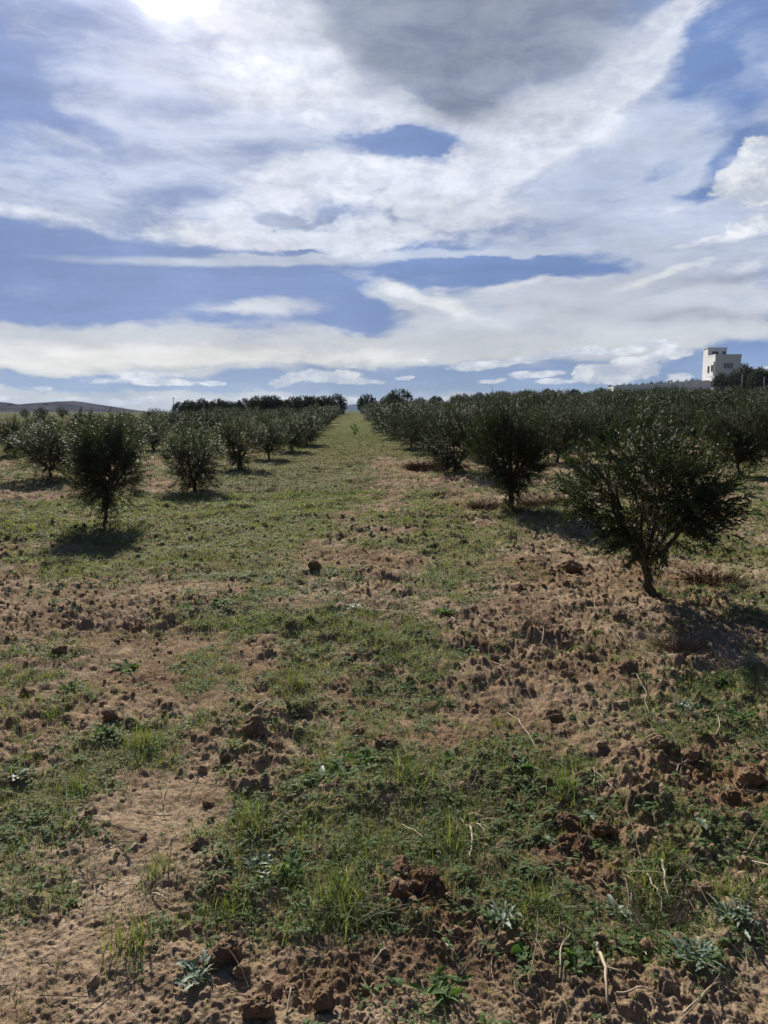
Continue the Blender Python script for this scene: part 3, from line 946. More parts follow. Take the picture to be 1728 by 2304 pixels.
for i in range(70):
    px, py = rc.uniform(0, 1659), rc.uniform(1200, 2180)
    if rc.random() < .3 and px < 600: continue
    x, y = to_ground(px, py)
    if float(rough_mask(np.array([x]), np.array([y]))[0]) < .45: continue
    w_ = rc.uniform(12, 26) * (.6 + (py - 1200) / 1200)
    dd = sorted((((px - c_[0]) ** 2 + (py - c_[1]) ** 2, c_) for c_ in NEAR_NAMES), key=lambda q: q[0])[0][1]
    side = ('left' if px < dd[0] else 'right') if abs(px - dd[0]) > abs(py - dd[1]) else ('above' if py < dd[1] else 'below')
    word = {'left': 'left of', 'right': 'right of', 'above': 'behind', 'below': 'in front of'}[side]
    size = 'small' if w_ < 16 else 'fist sized' if w_ < 26 else 'large'
    lab_ = '%s loose brown clod %s %s' % (size, word, dd[2])
    k_ = SEEN.get(lab_, 0); SEEN[lab_] = k_ + 1
    if k_: lab_ = ('another ', 'third ', 'fourth ', 'fifth ', 'sixth ')[min(k_ - 1, 4)] + lab_
    place_clod(px, py, w_, lab_, 500 + i, rc.uniform(.1, .6), 'loose fist sized clods', ICO3)

# ---------------------------------------------------------------- olive trees
def gen_tree(seed, H, R, fork=.36, bottom=.33, n_limb=6, shoots=700, per=30, leaf=(.040, .062), lw=.011, up=.75, lean=(0, 0), trunk_r=.045, twig=True,
             shape='round', asym=None, stems=1, mat=None, sl=(.14, .34)):
    R_ = np.random.default_rng(seed)
    wood = MB()
    nodes = []
    fx = np.array([lean[0], lean[1], fork])
    for s in range(stems):
        off = np.array([R_.normal(0, .05), R_.normal(0, .05), 0]) if stems > 1 else np.zeros(3)
        t = np.linspace(0, 1, 7)[:, None]
        p = off * (1 - t) * 1.5 + np.array([0, 0, -.08]) * (1 - t) + fx * t + R_.normal(0, .009, (7, 3)) + np.array([lean[0], lean[1], 0]) * (-.6 * t * (1 - t))
        wood.tube(p, trunk_r * (1.45 - 1.0 * t[:, 0] ** .6 + .25 * t[:, 0]) / (1 if stems == 1 else 1.5), 9)
        fx_s = p[-1]
        nodes.append(p[3:])
    cz = bottom + (H - bottom) * .45
    hz = (H - bottom) * .55
    for k in range(n_limb):
        a = (k + R_.uniform(-.3, .3)) * 2 * math.pi / n_limb
        sp = R_.uniform(.25, .75) * R
        end = np.array([math.cos(a) * sp, math.sin(a) * sp, cz + hz * R_.uniform(.15, .65)])
        t = np.linspace(0, 1, 9)[:, None]
        ctrl = fx + (end - fx) * np.array([.65, .65, .30])
        p = fx * (1 - t) ** 2 + 2 * ctrl * t * (1 - t) + end * t * t + R_.normal(0, .012, (9, 3)) * np.sin(t * 3.14)
        wood.tube(p, trunk_r * (.62 - .5 * t[:, 0]), 6)
        nodes.append(p[1:])
        for q in range(5):
            i0 = R_.integers(2, 8)
            d = np.array([math.cos(a + R_.normal(0, 1.0)), math.sin(a + R_.normal(0, 1.0)), R_.uniform(-.1, 1.1)])
            d /= np.linalg.norm(d)
            L = R_.uniform(.25, .55) * R
            t2 = np.linspace(0, 1, 6)[:, None]
            p2 = p[i0] + d * L * t2 + np.array([0, 0, .12 * R]) * t2 ** 2 + R_.normal(0, .012, (6, 3)) * t2
            wood.tube(p2, trunk_r * (.26 - .18 * t2[:, 0]), 4)
            nodes.append(p2[1:])
    nodes = np.concatenate(nodes)
    # shoot positions in the crown volume, clumped
    n = shoots * 3
    d = R_.normal(size=(n, 3)); d /= np.linalg.norm(d, axis=1)[:, None]
    rad = R_.random(n) ** .42
    p = d * rad[:, None]
    prof = np.ones(n)
    if shape == 'vase':
        prof = .62 + .38 * np.clip((p[:, 2] + .7), 0, 1)
    if shape == 'cone':
        prof = 1 - .28 * np.clip(p[:, 2], 0, 1) - .10 * np.clip(-p[:, 2], 0, 1)
    q = np.stack([p[:, 0] * R * prof, p[:, 1] * R * prof, cz + p[:, 2] * hz], 1)
    if asym is not None:
        q[:, 0] += asym[0] * (q[:, 2] - cz); q[:, 1] += asym[1] * (q[:, 2] - cz)
        q[:, 0] += asym[2]
    lump = fbm(q[:, 0] * 1.0 + q[:, 2] * .7 + seed, q[:, 1] - q[:, 2] * .6, 3.2 / max(R, .5), 2, seed % 50)
    ok = (lump + R_.normal(0, .05, n)) > np.quantile(lump, .42)
    q, d, rad = q[ok][:shoots], d[ok][:shoots], rad[ok][:shoots]
    n = len(q)
    out = q - np.array([0, 0, cz]); out[:, 2] *= .7
    out /= np.linalg.norm(out, axis=1)[:, None] + 1e-6
    upv = up * (.35 + .65 * np.clip((q[:, 2] - bottom) / (H - bottom), 0, 1))
    dr = out * .75 + R_.normal(0, .38, (n, 3)); dr[:, 2] += upv
    dr /= np.linalg.norm(dr, axis=1)[:, None]
    L = sl[0] + (sl[1] - sl[0]) * R_.random(n)
    L *= np.where(dr[:, 2] > .75, 1.25, 1)
    leafy = MB()
    # twigs joining shoots to the wood
    for i in range(n):
        if twig:
            dd = np.linalg.norm(nodes - q[i], axis=1)
            j = int(np.argmin(dd))
            t2 = np.linspace(0, 1, 4)[:, None]
            droop = R_.normal(0, .02, 3)
            if i % 2 == 0 or dd[j] < .12:
                pp = nodes[j] * (1 - t2) + q[i] * t2 + droop * np.sin(t2 * 3.14)
                wood.tube(pp, np.linspace(.0048, .0028, 4), 3, cap=False)
            t3 = np.linspace(0, 1, 4)[:, None]
            wood.tube(q[i] + dr[i] * L[i] * t3, np.linspace(.0028, .0010, 4), 3, cap=False)
    # leaves in opposite pairs
    N = n * per
    idx = np.repeat(np.arange(n), per)
    tt = np.tile((np.arange(per) // 2 + .5) / (per / 2), n) + R_.normal(0, .02, N)
    side = np.tile(np.arange(per) % 2, n)
    rot = np.repeat(R_.random(n) * 6.283, per) + np.tile((np.arange(per) // 2) * 1.57, n) + side * math.pi + R_.normal(0, .35, N)
    ax = dr[idx]
    ref = np.where(np.abs(ax[:, 2:3]) > .8, np.array([[1., 0, 0]]), np.array([[0, 0, 1.]]))
    u = np.cross(ax, ref); u /= np.linalg.norm(u, axis=1)[:, None]
    v = np.cross(ax, u)
    rad_dir = u * np.cos(rot)[:, None] + v * np.sin(rot)[:, None]
    spread = R_.uniform(.45, 1.05, N)[:, None]
    ld = ax * np.cos(spread) + rad_dir * np.sin(spread)
    ls = np.cross(ld, ax); ls /= np.linalg.norm(ls, axis=1)[:, None] + 1e-6
    ls += R_.normal(0, .35, (N, 3)); ls /= np.linalg.norm(ls, axis=1)[:, None]
    nrm = np.cross(ld, ls)
    base = q[idx] + ax * (L[idx] * tt)[:, None]
    ll = (leaf[0] + (leaf[1] - leaf[0]) * R_.random(N))[:, None]
    w = lw * (.75 + .5 * R_.random(N))[:, None] * .5
    c0 = base
    c1 = base + ld * ll * .5 + ls * w + nrm * ll * .03
    c2 = base + ld * ll - nrm * ll * .05
    c3 = base + ld * ll * .5 - ls * w + nrm * ll * .03
    co = np.stack([c0, c1, c2, c3], 1).reshape(-1, 3)
    b = np.arange(N) * 4
    leafy.add(co, np.stack([b, b + 1, b + 2, b + 3], 1))
    return wood.mesh('trunk', M_BARK, True), leafy.mesh('crown', mat or M_OLIVE)


def tree(name, meshes, loc, rotz, scale, label, group, cat='olive tree'):
    e = bpy.data.objects.new(name, None)
    e.empty_display_size = .2
    link(e)
    e.location = loc
    e.rotation_euler = (0, 0, rotz)
    e.scale = (scale,) * 3 if isinstance(scale, (int, float)) else scale
    e['label'] = label; e['category'] = cat; e['group'] = group
    obj('trunk', meshes[0], e)
    obj('crown', meshes[1], e)
    return e


def at_row(lat, d):
    x = lat - .0417 * d
    return x, d


GR = 'olive trees of the grove'
near_tree = gen_tree(11, 1.36, .76, fork=.28, bottom=.43, n_limb=6, shoots=560, per=30, up=.5, lean=(-.07, .02), trunk_r=.048, shape='vase', asym=(-.04, 0, -.05), sl=(.14, .36), leaf=(.045, .070), lw=.014)
second_tree = gen_tree(23, 1.58, .64, fork=.40, bottom=.34, n_limb=7, shoots=1050, per=28, up=1.0, trunk_r=.05, shape='vase', lean=(-.02, 0), sl=(.16, .40))
left_tree = gen_tree(35, 1.28, .42, fork=.40, bottom=.24, n_limb=6, shoots=980, per=22, up=.8, trunk_r=.036, shape='round', stems=2, mat=M_OLIVE_FLARE)
MID = [gen_tree(41 + 7 * k, 1.50, .70, fork=.26, bottom=.22, n_limb=6, shoots=850, per=20, leaf=(.045, .07), lw=.014, up=.8, trunk_r=.04, shape=('vase', 'vase', 'round', 'vase')[k], stems=(1, 2, 1, 2)[k], mat=M_OLIVE_FLARE) for k in range(4)]
MID_DARK = []
for w_, c_ in MID:
    d_ = c_.copy()
    d_.materials[0] = M_OLIVE
    MID_DARK.append((w_, d_))
FARM = [gen_tree(81 + 5 * k, 1.55, .95, fork=.26, bottom=.16, n_limb=5, shoots=330, per=14, leaf=(.08, .13), lw=.034, up=.7, trunk_r=.05, twig=False, shape=('vase', 'round', 'cone', 'round')[k], mat=M_OLIVE_FAR, sl=(.2, .4)) for k in range(4)]
BIG = [gen_tree(131 + 5 * k, 3.3, 2.1, fork=.6, bottom=.15, n_limb=7, shoots=900, per=12, leaf=(.16, .26), lw=.08, up=.3, trunk_r=.14, twig=False, shape='round', mat=M_OLIVE_FAR, sl=(.2, .42)) for k in range(3)]

def put(px, py, meshes, s, label, rotz=0, name='olive_tree', group=GR):
    x, y = to_ground(px, py)
    return tree(name, meshes, (x, y, gz(x, y) - .01), rotz, s, label, group)

used = []
def near(px, py, meshes, s, label, rotz=0):
    x, y = to_ground(px, py)
    used.append((x, y))
    put(px, py, meshes, s, label, rotz)

near(1408, 1288, near_tree, 1.0, 'nearest and widest olive tree with a forked dark trunk on the right')
near(1104, 1100, second_tree, 1.0, 'tall dense dark olive with upright shoots, second in the right row', .6)
near(236, 1132, left_tree, 1.02, 'nearest olive of the left row, narrow egg shaped crown on a bare stem')
near(420, 1060, MID[0], (.92, .92, .80), 'second olive of the left row with loose drooping side twigs', 1.1)
near(520, 1013, MID[1], (1.0, 1.0, .84), 'third olive of the left row branching from the ground in many stems', 2.1)
near(580, 992, MID[2], (1.0, 1.0, .88), 'fourth olive of the left row, dark and narrow', .4)
near(628, 976, MID[3], (1.05, 1.05, .88), 'fifth olive of the left row, thin stemmed', .9)
near(662, 962, MID[1], (1.15, 1.15, .9), 'sixth olive of the left row, round dark crown', 3.3)
near(110, 1036, MID[2], (1.12, 1.12, .82), 'round olive at the far left with a leaning short trunk', 1.9)
near(30, 985, MID[0], .88, 'olive cut by the left edge of the view, behind the leaning one', 2.9)
near(330, 972, MID[3], (1.05, 1.05, .82), 'slim olive standing behind the gap between the first two left row trees', 1.3)
near(985, 1022, MID_DARK[1], (1.3, 1.3, .98), 'third olive of the right row, half hidden by the tall dense one', .3)
near(925, 978, MID_DARK[2], (1.3, 1.3, 1.0), 'fourth olive of the right row, leaning over the reddish brush', 2.3)
near(888, 957, MID_DARK[0], (1.3, 1.3, 1.0), 'fifth olive of the right row with yellowish tips', 4.3)
near(1590, 1030, MID_DARK[3], (1.35, 1.35, 1.08), 'broad olive behind the nearest tree at the right edge', 1.0)
near(1290, 985, MID_DARK[0], (1.5, 1.5, .98), 'olive standing right behind the left half of the nearest right tree', .7)
near(1205, 1000, MID_DARK[2], (1.35, 1.35, .98), 'olive filling the gap between the two nearest right trees', 2.9)
near(1655, 985, MID_DARK[1], (1.6, 1.6, 1.12), 'tall olive cut by the right edge of the view', 3.7)

rt = random.Random(21)
ORD = ['zeroth', 'first', 'second', 'third', 'fourth', 'fifth', 'sixth', 'seventh', 'eighth', 'ninth', 'tenth', 'eleventh', 'twelfth', 'thirteenth', 'fourteenth', 'fifteenth',
       'sixteenth', 'seventeenth', 'eighteenth', 'nineteenth', 'twentieth', 'twenty first', 'twenty second', 'twenty third', 'twenty fourth', 'twenty fifth', 'twenty sixth', 'twenty seventh', 'twenty eighth', 'twenty ninth', 'thirtieth']


def fill(lats, d0s, dmax, labels, group, kind, hs=1.0, step=5.0, jit=.5, first=1):
    """Rows of olives; a label is the row's phrase with the tree's rank from the near end."""
    for lat, d0, lab in zip(lats, d0s, labels):
        d = d0
        rank = first
        wide = 1.38 if lat > 0 else 1.25
        while d < dmax:
            x, y = at_row(lat, d)
            x += rt.uniform(-jit, jit) * .6; y += rt.uniform(-jit, jit)
            d += step
            if abs(x) / max(y, 1) > .60: continue
            if any((x - a) ** 2 + (y - b) ** 2 < 5.5 for a, b in used): continue
            used.append((x, y))
            m_ = ((MID_DARK if lat > 0 else MID) if math.hypot(x, y) < 34 and kind == 'mid' else FARM)[rt.randrange(4)]
            s = hs * rt.uniform(.86, 1.16)
            tree('olive_tree', m_, (x, y, gz(x, y) - .02), rt.uniform(0, 6.28), (s * wide * rt.uniform(.9, 1.15), s * wide * rt.uniform(.9, 1.15), s), lab % ORD[rank], group)
            rank += 1


fill([2.6], [30], 128, ['%s olive of the row on the right of the aisle'], 'far olives of the right row', 'mid', .98, 4.6, first=6)
fill([-3.2], [36], 118, ['%s olive of the row on the left of the aisle'], 'far olives of the left row', 'mid', .86, 4.6, first=7)
fill([8.0, 13.4], [20, 24], 132, ['%s olive from the near end of the second row right of the aisle', '%s olive from the near end of the third row right of the aisle'], 'olives behind the right row', 'mid', .95)
fill([18.8, 24.2, 29.6, 35, 40.5, 46], [33, 42, 51, 60, 70, 80], 128, ['%s round olive of the ' + ORD[k] + ' row right of the aisle' for k in range(4, 10)], 'olives on the right slope', 'far', 1.3, 7.6, 1.4)
fill([52, 58, 64, 70, 76], [82, 90, 98, 104, 110], 118, ['%s far olive of the ' + ORD[k] + ' row right of the aisle, below the white wall' for k in range(10, 15)], 'olives below the wall', 'far', 1.0, 6.8, 1.5)
fill([-8.4, -13.6], [26, 31], 100, ['%s small olive from the near end of the second row left of the aisle', '%s small olive from the near end of the third row left of the aisle'], 'olives left of the left row', 'mid', .80, 5.4, first=3)
fill([-19], [44], 100, ['%s tiny olive of the outermost row at the far left of the grove'], 'far left olives', 'far', .8, 8)

# large old trees closing the view
def old(px, dist, s, label, group=None, k=0, name='old_olive_tree'):
    x = (px - 829) / 1534 * dist
    tree(name, BIG[k], (x, dist, gz(x, dist) - .05), px * .7, s, label, group or 'old trees at the end of the field', 'tree')

old(726, 126, (.92, .92, 1.02), 'rounded old tree at the left corner of the aisle end', k=0)
old(793, 132, (.82, .82, 1.02), 'rounded old tree at the right corner of the aisle end', k=1)
old(862, 140, (1.15, 1.15, 1.25), 'big domed old tree right of the aisle end', k=2)
old(836, 146, (.8, .8, .95), 'lower old tree leaning against the big domed one', k=0)
for i in range(21):
    px = 395 + i * 15.2 + rt.uniform(-4, 4)
    s = rt.uniform(.72, .95) * (.82 + .012 * i)
    old(px, 118 + rt.uniform(-8, 14), (s * .85, s * .85, s), '%s old tree from the left in the dark line beyond the left grove' % ORD[i + 1], 'line of old trees beyond the left grove', i % 3)
for i, px in enumerate([905, 940, 985, 1030, 1080, 1130, 1180, 1235, 1290]):
    s = rt.uniform(.62, .82)
    old(px, 158 + rt.uniform(-6, 8), (s, s, s * 1.0), '%s dark tree from the left on the skyline above the right slope' % ORD[i + 1], 'trees on the right skyline', i % 3)
for i, (px, d) in enumerate([(95, 90), (140, 105), (60, 120)]):
    x = (px - 829) / 1534 * d
    tree('shrub', FARM[i], (x, d, gz(x, d)), i, .9, ('middle one of the three green bushes in the open left field', 'rightmost of the three green bushes in the open left field', 'leftmost of the three green bushes in the open left field')[i], 'bushes in the open left field', 'bush')

# sapling in the aisle
x, y = to_ground(765, 948)
SAP = gen_tree(201, 1.15, .24, fork=.35, bottom=.35, n_limb=3, shoots=34, per=16, leaf=(.08, .12), lw=.04, up=.5, trunk_r=.018, shape='round', mat=M_WEED, sl=(.1, .2))
tree('sapling', SAP, (x, y, gz(x, y)), 0, .68, 'bright green thin sapling standing alone in the middle of the aisle', 'sapling in the aisle', 'sapling')

# ---------------------------------------------------------------- leafy weeds, brush and twigs as things
def weed_mesh(seed, n, L, Wd, mat, erect=.5, lobes=False):
    R_ = np.random.default_rng(seed)
    mb = MB()
    for i in range(n):
        a = i * 2.4 + R_.normal(0, .5)
        l = L * R_.uniform(.35, 1.1)
        off = R_.normal(0, L * .30, 2) if n > 12 else R_.normal(0, L * .06, 2)
        pitch = R_.uniform(.1, 1.0) * erect * 1.6
        # midrib
        S = 9
        t = np.linspace(0, 1, S)
        ho = l * t * np.cos(pitch - t * .5)
        hz = l * t * np.sin(pitch) * (1 - .55 * t) + .004
        wv = Wd * (np.sin(np.clip(t * 1.05, 0, 1) * 3.14) ** .7) * R_.uniform(.7, 1.2) * .5 + .0015
        if lobes:
            wv = wv * (1 - .55 * (np.arange(S) % 2))
        tw = R_.normal(0, .35)
        ca, sa = math.cos(a), math.sin(a)
        ce = np.stack([ca * ho + off[0], sa * ho + off[1], hz], 1)
        si = np.array([-sa * math.cos(tw), ca * math.cos(tw), math.sin(tw)])
        up_ = wv * .35
        lft = ce + si * wv[:, None]; lft[:, 2] += up_
        rgt = ce - si * wv[:, None]; rgt[:, 2] += up_
        lft += R_.normal(0, Wd * .04, lft.shape); rgt += R_.normal(0, Wd * .04, rgt.shape)
        co = np.concatenate([lft, ce, rgt])
        q = []
        for s in range(S - 1):
            q += [(s, s + 1, S + s + 1, S + s), (S + s, S + s + 1, 2 * S + s + 1, 2 * S + s)]
        mb.add(co, q)
    return mb.mesh('weed', mat, True)


WD = [(740, 1690, 'big dark leafy weed clump in the middle foreground', 30, .17, .035, 0, .55, 1), (690, 1695, 'leafy weed with shining pale leaves at the left of the big clump', 10, .16, .05, 1, .3, 0), (800, 1660, 'bushy weed at the right of the big dark clump', 22, .13, .03, 0, .7, 1),
      (970, 1650, 'upright green weed with two bright leaves', 9, .13, .05, 0, 1.0, 0), (1120, 1670, 'bright leafy weed with lobed leaves right of centre', 22, .12, .032, 0, .6, 1), (270, 1450, 'broad leaved green weed in the left furrows', 14, .16, .05, 0, .45, 1),
      (1270, 1765, 'pale star shaped thistle rosette on the bare soil', 11, .10, .022, 1, .12, 1), (1190, 1830, 'pale rosette with oval leaves below the dark hollow', 9, .09, .035, 1, .2, 0), (1510, 1822, 'single broad oval pale leaf weed at the right', 4, .10, .05, 1, .3, 0),
      (1330, 1965, 'pale green weed with hanging leaves by the dry stalks', 9, .10, .032, 1, .5, 0), (1130, 2075, 'round leaved weed near the bottom right of centre', 12, .10, .05, 0, .5, 0), (1250, 2095, 'big curled round leaf weed beside the long dry stick', 7, .12, .065, 0, .6, 0),
      (1090, 2010, 'pale weed clump with small leaves left of the dry stalks', 20, .10, .022, 1, .6, 1), (960, 2150, 'leafy weed at the bottom centre', 18, .12, .03, 0, .6, 1), (620, 1900, 'tall toothed leaf weed left of the bright grass tuft', 14, .14, .03, 0, .9, 1),
      (560, 1890, 'grey green weed beside the tall toothed one', 14, .12, .03, 1, .7, 1), (780, 1850, 'yellow green clover like weed in the grass', 14, .06, .028, 0, .6, 0), (1560, 1480, 'spreading weed mat in the tree shadow at the right edge', 26, .12, .03, 0, .5, 1),
      (1600, 1560, 'dark weed below the spreading mat at the right edge', 20, .12, .03, 0, .5, 1), (1480, 1530, 'pale leafy weed left of the spreading mat', 18, .11, .025, 1, .5, 1), (1510, 2090, 'large grey green weed at the bottom right', 26, .095, .022, 1, .6, 1),
      (1590, 2010, 'grey weed with thin leaves near the right border', 24, .09, .015, 1, .7, 1), (910, 1365, 'small plant with two yellow upright leaves', 4, .09, .035, 0, 1.4, 0), (1055, 1405, 'thin plant with one yellow leaf right of the yellow pair', 3, .08, .03, 0, 1.4, 0),
      (880, 1480, 'dark tuft like weed in the centre', 18, .10, .018, 0, .8, 1), (480, 1310, 'bright green weed patch lit by the sun on the left', 30, .14, .03, 0, .5, 1), (400, 1318, 'bright green weed at the left end of the sunlit patch', 16, .12, .03, 0, .5, 1),
      (960, 1330, 'leafy weed cluster right of the aisle centre', 24, .13, .03, 0, .6, 1), (1010, 1395, 'leafy weed beside the dry root clump', 20, .11, .028, 0, .6, 1), (150, 1490, 'bushy grey green weed at the left', 26, .12, .02, 0, .8, 1),
      (230, 1600, 'dark bushy weed behind a soil lump at the left', 24, .12, .02, 0, .8, 1), (760, 1320, 'silver green weed in the centre of the grass band', 16, .12, .025, 1, .5, 1), (1240, 1130, 'pale weed under the nearest tree at its left', 16, .12, .03, 1, .5, 1),
      (40, 1690, 'low grey leaved weed at the left border', 12, .10, .03, 1, .4, 0), (1440, 1440, 'thin weed with dry seed heads standing in the shade', 10, .14, .012, 1, 1.3, 0), (430, 2130, 'pale leafy weed by the big rounded clod', 14, .10, .03, 1, .5, 1)]
for i, (px, py, lab, n, L, w_, pale, er, lob) in enumerate(WD):
    x, y = to_ground(px, py)
    me = weed_mesh(700 + i, int(n * 2.4) if n > 12 else n, L * (.72 if n >= 22 else .55), w_ * (.62 if n >= 22 else .6), M_WEED_PALE if pale else M_WEED, er, bool(lob))
    obj('leafy_weed', me, label=lab, cat='weed', loc=(x, y, gz(x, y) + .004), rot=(0, 0, i * 1.3))

# tall single grass tufts
def tuft_mesh(seed, n, L, w):
    global rng
    keep = rng
    rng = np.random.default_rng(seed)
    px_, py_ = rng.normal(0, L * .28, n), rng.normal(0, L * .28, n)
    co, q, t_ = blades(px_, py_, np.full(n, -.01), L * (.5 + .6 * rng.random(n)), w * (.7 + .6 * rng.random(n)), np.clip(.15 + rng.random(n) * .85, .1, .97), 4)
    rng = keep
    a, b, c_, d = join([(co, q, t_)])
    return mesh_np('grass_tuft', a, b, c_, d, [M_GRASS])


TF = [(740, 1975, .20, 150, 'bright upright grass tuft in the lower middle'), (880, 1705, .17, 150, 'dense grass tuft right of the dark leafy weed clump'), (1210, 1700, .15, 110, 'short bright grass tuft right of the lobed weed'),
      (540, 1800, .16, 130, 'dark spreading grass tuft left of the middle green patch'), (660, 1800, .14, 120, 'pale grass tuft inside the middle green patch'), (310, 1615, .15, 120, 'grass tuft with lit tips beside the sandy track'),
      (170, 1720, .13, 110, 'grass tuft at the left below the bushy weed'), (340, 1900, .11, 90, 'small grass tuft on the bare left soil'), (1000, 1840, .20, 120, 'long pale drooping grass tuft right of centre'),
      (290, 2060, .14, 130, 'low wide grass tuft at the lower left'), (500, 1990, .12, 100, 'grass tuft beside the big rounded clod'), (1160, 1980, .16, 120, 'grass tuft behind the round leaved weed'),
      (1590, 1960, .16, 140, 'grey grass tuft at the right border'), (1410, 1930, .14, 110, 'grass tuft by the dry stalks'), (120, 1550, .12, 100, 'small grass tuft near the left border'),
      (640, 1480, .11, 110, 'grass tuft on the left rim of the centre band'), (1080, 1560, .11, 100, 'grass tuft under the bare patch'), (1440, 1880, .13, 100, 'short grass tuft among the lower right stalks')]
for i, (px, py, L, n, lab) in enumerate(TF):
    x, y = to_ground(px, py)
    obj('grass_tuft', tuft_mesh(800 + i, n, L, .0036), label=lab, cat='grass tuft', loc=(x, y, gz(x, y)))

# dry sticks
def stick(px0, py0, px1, py1, r, label, seed, lift=.02):
    R_ = np.random.default_rng(seed)
    x0, y0 = to_ground(px0, py0); x1, y1 = to_ground(px1, py1)
    t = np.linspace(0, 1, 9)
    X_ = x0 + (x1 - x0) * t; Y_ = y0 + (y1 - y0) * t
    L = math.hypot(x1 - x0, y1 - y0)
    off = np.cumsum(R_.normal(0, .022 * L, 9)); off -= t * off[-1]
    X_ += -off * (y1 - y0) / L; Y_ += off * (x1 - x0) / L
    Zg = height(X_, Y_)
    Z_ = np.linspace(Zg[0], Zg[-1], 9) * .5 + Zg * .5
    Z_ = np.maximum(Z_, Zg) + r + lift * np.sin(t * 3.1)
    o0 = np.array([X_[0], Y_[0], Zg[0]])
    mb = MB()
    r = r * (1.0 if r > .0055 else .75)
    mb.tube(np.stack([X_, Y_, Z_], 1) - o0, np.linspace(r, r * .45, 9), 6)
    for k in range(2):
        i0 = int(R_.integers(3, 7))
        d = np.array([R_.normal(), R_.normal(), .3]); d /= np.linalg.norm(d)
        p0 = np.array([X_[i0], Y_[i0], Z_[i0]]) - o0
        mb.tube(p0 + d * np.linspace(0, L * .22, 4)[:, None], np.linspace(r * .5, r * .2, 4), 4)
    obj('dry_stick', mb.mesh('dry_stick', M_STRAW, True), label=label, cat='stick', loc=tuple(o0))


ST = [(1290, 2060, 1315, 2200, .007, 'thick pale curved stick near the bottom right'), (1330, 2165, 1440, 2168, .004, 'thin pale stick lying across the bottom right'), (1210, 2130, 1230, 2050, .005, 'short pale stick left of the thick curved one'),
      (1425, 1880, 1445, 1960, .006, 'broken pale stalk standing in the stalk heap'), (1400, 1900, 1450, 2000, .005, 'pale stalk crossing the stalk heap'), (1380, 1930, 1340, 1900, .004, 'thin stalk left in the stalk heap'),
      (1090, 1535, 1160, 1640, .0035, 'long thin stalk running down right of centre'), (1545, 1600, 1560, 1540, .004, 'thin upright stalk near the right weeds'), (1450, 1690, 1510, 1640, .0035, 'thin crooked stalk by the rounded clod'),
      (530, 1560, 640, 1500, .005, 'dark bent twig lying over the pale ridge clod'), (330, 1945, 370, 1975, .005, 'short thick pale stick on the left sandy soil'), (200, 1960, 300, 1920, .003, 'dark twig left of the short pale stick'),
      (1000, 1790, 1015, 1880, .006, 'pale broad dry stalk bent over the grass'), (745, 1950, 750, 1890, .004, 'pale upright stalk beside the bright grass tuft'), (1110, 1280, 1250, 1310, .004, 'long pale stalks under the second olive'),
      (1150, 1400, 1190, 1340, .0035, 'stalk curving over the dry root clump'), (800, 2110, 850, 2060, .004, 'forked pale twig in the dug wet soil'), (1210, 1600, 1290, 1640, .003, 'thin loop of stalk on the bare soil'),
      (850, 1190, 900, 1175, .004, 'thin stalk in the far furrows'), (1480, 2200, 1560, 2140, .004, 'pale stick at the very bottom right'), (1340, 1430, 1400, 1560, .0035, 'long stalk running past the biggest clod'),
      (620, 2200, 640, 2130, .004, 'stalk standing at the bottom left of centre'), (960, 2060, 1000, 2100, .004, 'little pale twig beside the bottom weeds'), (905, 1175, 940, 1195, .003, 'forked straw in front of the second olive')]
for i, (a, b, c0, d, r, lab) in enumerate(ST):
    stick(a, b, c0, d, r, lab, 900 + i)

# dry brush heaps
def brush(px, py, R, H, n, label, seed, mat=M_BRUSH, w=.004):
    R_ = np.random.default_rng(seed)
    x, y = to_ground(px, py)
    mb = MB()
    for i in range(n):
        a = R_.random() * 6.283; q = math.sqrt(R_.random()) * R
        p0 = np.array([math.cos(a) * q * .7, math.sin(a) * q * .7, -.02])
        d = np.array([math.cos(a) * R_.uniform(.1, .9) + R_.normal(0, .3), math.sin(a) * R_.uniform(.1, .9) + R_.normal(0, .3), R_.uniform(.3, 1.2)])
        d /= np.linalg.norm(d)
        L = H * R_.uniform(.6, 1.25)
        t = np.linspace(0, 1, 5)[:, None]
        p = p0 + d * L * t + np.array([0, 0, -.30 * L]) * t ** 2 + R_.normal(0, .02 * L, (5, 3)) * t
        mb.tube(p, np.linspace(w, w * .4, 5), 3, cap=False)
    return obj('dry_brush', mb.mesh('dry_brush', mat), label=label, cat='brush', loc=(x, y, gz(x, y)))


brush(925, 1015, .75, .34, 900, 'reddish brown heap of dry brush under the right row', 1, w=.006)
brush(1045, 1100, .22, .30, 420, 'brown dry grass clump left of the second right trunk', 2, w=.003)
brush(1165, 1095, .38, .28, 420, 'dry brown brush at the foot of the second right tree', 3, w=.003)
brush(1110, 1110, .16, .30, 160, 'dry stems standing round the second right trunk', 4, w=.0025)
brush(1155, 1360, .10, .13, 240, 'dark round clump of dry roots on the bare soil', 5, w=.002)
brush(1540, 1262, .30, .20, 360, 'dry grass mound right of the nearest trunk', 6, w=.003)
brush(770, 1500 - 30, .05, .10, 30, 'thin dry tuft in the centre of the field', 7, w=.0018)
brush(1470, 1420, .09, .26, 120, 'brown dead plant standing in the tree shade', 8, w=.0025)
brush(350, 1245, .22, .08, 260, 'flattened brown dry grass on the left', 9, M_STRAW, .0025)
brush(690, 1020, .02, .28, 12, 'thin dry weed stem standing in the aisle', 10, w=.006)
brush(755, 1012, .02, .34, 14, 'tall dry weed stem standing in the middle of the aisle', 12, w=.006)
brush(430, 1052, .5, .16, 260, 'dry grass round the second left trunk', 13, w=.004)
brush(1410, 2000, .16, .12, 160, 'heap of pale dry stalks at the lower right', 14, M_STRAW, .0025)
